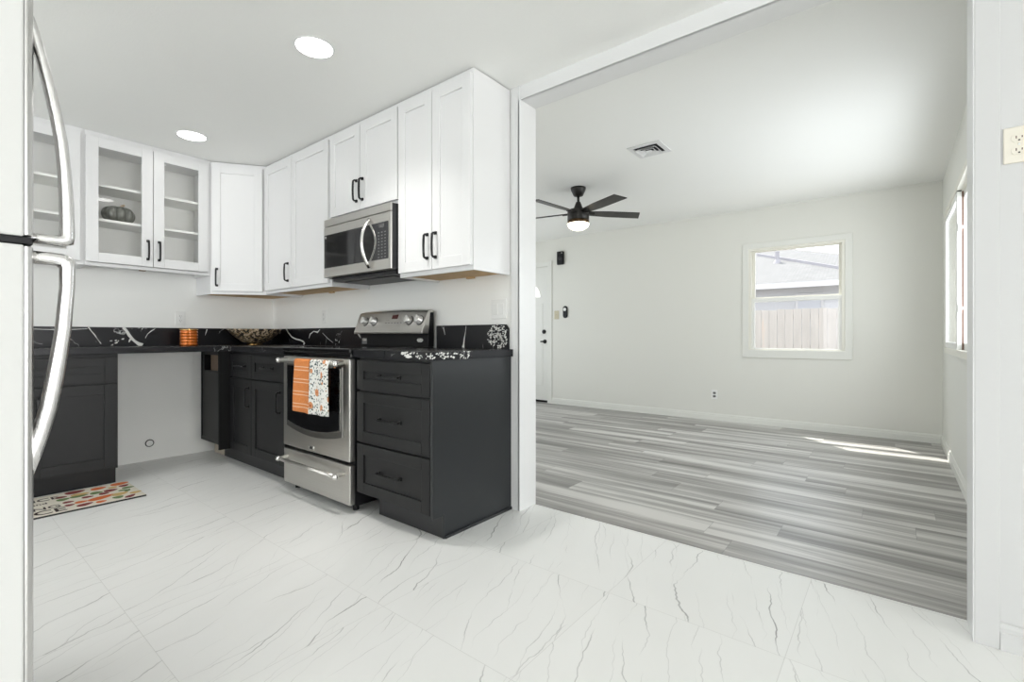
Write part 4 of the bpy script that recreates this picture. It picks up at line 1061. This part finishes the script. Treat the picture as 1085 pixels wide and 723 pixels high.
for k, ang in enumerate((-24, 48, 120, 192, 264)):
    a = R(ang); Tb = Matrix.Translation((fx, fy, 2.205)) @ Matrix.Rotation(a, 4, 'Z') @ Matrix.Rotation(R(-12), 4, 'X')
    b = MB(Tb); b.prism([(.09, -.040, -.004), (.30, -.058, -.004), (.610, -.062, -.004), (.645, .055, -.004), (.30, .056, -.004), (.09, .040, -.004)], (0, 0, .008))
    bo = b.build('blade', M['blade'], fan, bevel=.002)
    MB(Tb).box(.06, .16, -.022, .022, -.012, -.004).build('blade_arm', M['fan'], bo, bevel=.002)

# ------------------------------------------------------------------ plates and devices on the walls
def plate(T, origin, name, label, cat, w, h, mat, kind, slotmat=None, group=None, socket=None):
    """kind: 'duplex', 'rocker', 'rocker2', 'toggle'; the frame origin is the plate centre on the wall"""
    t = thing(name, label, cat, origin, group)
    MB(T).box(-w / 2, w / 2, 0, .006, -h / 2, h / 2).build('plate', mat, t, bevel=.003)
    sm_ = slotmat or M['slot']
    if kind == 'duplex':
        for s in (-1, 1):
            zc = s * .0195; b = MB(T); pts = []
            for k in range(20):
                a = 2 * math.pi * k / 20; pts.append((.0172 * math.cos(a), .006, zc + max(-.0125, min(.0125, .0172 * math.sin(a)))))
            b.prism(pts, (0, .0022, 0)); fo = b.build('socket', socket or mat, t, bevel=.0006)
            MB(T).box(-.0078, -.0052, .0078, .0086, zc - .001, zc + .0075).box(.0052, .0078, .0078, .0086, zc + .000, zc + .0065).build('slots', sm_, fo)
            MB(T).cyl((0, .0078, zc - .0068), .0027, .0008, 10, 'Y').build('ground_hole', M['slot'], fo)
        MB(T).cyl((0, .0055, 0), .003, .0014, 10, 'Y').build('screw', M['badge'], t)
    elif kind.startswith('rocker'):
        for uc in ((0,) if kind == 'rocker' else (-.023, .023)):
            MB(T).box(uc - .0165, uc + .0165, .005, .0085, -.033, .033).build('rocker', mat, t, bevel=.002)
    elif kind == 'toggle':
        MB(T).box(-.005, .005, .005, .016, -.004, .012).build('toggle', mat, t, bevel=.0015)
    return t
def tr(x, y, z, u, n): return frame((x, y, z), u, n)
RWALL = ((1, 0, 0), (0, -1, 0))
plate(tr(XW, 1.405, 1.150, (0, 1, 0), (1, 0, 0)), (XW, 1.405, 1.150), 'wall_outlet', 'white duplex outlet on the sink wall above the candle', 'outlet', .072, .116, M['plastic'], 'duplex')
plate(tr(-3.764, YK, 1.166, *RWALL), (-3.764, YK, 1.166), 'wall_outlet', 'white outlet plate on the wall left of the range', 'outlet', .072, .116, M['plastic'], 'duplex')
plate(tr(-1.832, YK, 1.163, *RWALL), (-1.832, YK, 1.163), 'light_switch', 'white double rocker switch plate beside the opening', 'switch', .118, .118, M['plastic'], 'rocker2')
plate(tr(.308, YK, 1.605, *RWALL), (.308, YK, 1.605), 'wall_outlet', 'ivory duplex outlet on the white wall at the right edge', 'outlet', .070, .114, M['ivory'], 'duplex', M['slotbr'])
plate(tr(-1.668, YF, .308, *RWALL), (-1.668, YF, .308), 'wall_outlet', 'grey outlet low on the living room far wall', 'outlet', .070, .112, M['plastic'], 'duplex', M['dark'], socket=M['key'])
plate(tr(-3.905, YF, 1.318, *RWALL), (-3.905, YF, 1.318), 'light_switch', 'beige switch plate beside the entry door', 'switch', .078, .125, M['beige'], 'toggle')
t = thing('door_chime', 'black rectangular chime box high on the far wall above the door', 'chime', (-3.826, YF, 2.155))
MB().box(-3.880, -3.772, YF - .045, YF - .001, 2.055, 2.250).build('case', M['bplast'], t, bevel=.012, seg=3)
MB().lathe([(.030, 0), (.028, -.006), (.012, -.008)], (-3.826, YF - .045, 2.150), 24, 'Y').build('speaker', M['dplast'], t)
MB().box(-3.795, -3.783, YF - .048, YF - .043, 2.215, 2.228).build('indicator', M['badge'], t)
t = thing('wall_control', 'small black oval wall control with a white round dial', 'control', (-3.750, YF, 1.358))
pts = [(-3.750 + .036 * math.cos(a), YF - .001, 1.358 + (.052 if math.sin(a) > 0 else -.052) + .036 * math.sin(a)) for a in [2 * math.pi * k / 32 for k in range(32)]]
MB().prism(pts, (0, -.022, 0)).build('case', M['bplast'], t, bevel=.004)
MB().lathe([(.024, 0), (.023, -.006), (.010, -.008)], (-3.752, YF - .023, 1.395), 24, 'Y').build('dial', M['plastic'], t)
# capped pipe in the open dishwasher bay
t = thing('pipe_escutcheon', 'small round pipe stub low on the wall in the empty bay under the counter', 'pipe', (XW, 1.193, .140))
b = MB(); b.smooth = True; b.lathe([(.030, 0), (.030, .004), (.024, .006), (.022, .004)], (XW, 1.193, .140), 32, 'X').build('ring', M['hw'], t)
b = MB(); b.lathe([(.0235, 0), (.0235, .0062)], (XW, 1.193, .140), 32, 'X').build('cap', M['plastic'], t)

for o in S.objects:
    if '_o' in o: del o['_o']
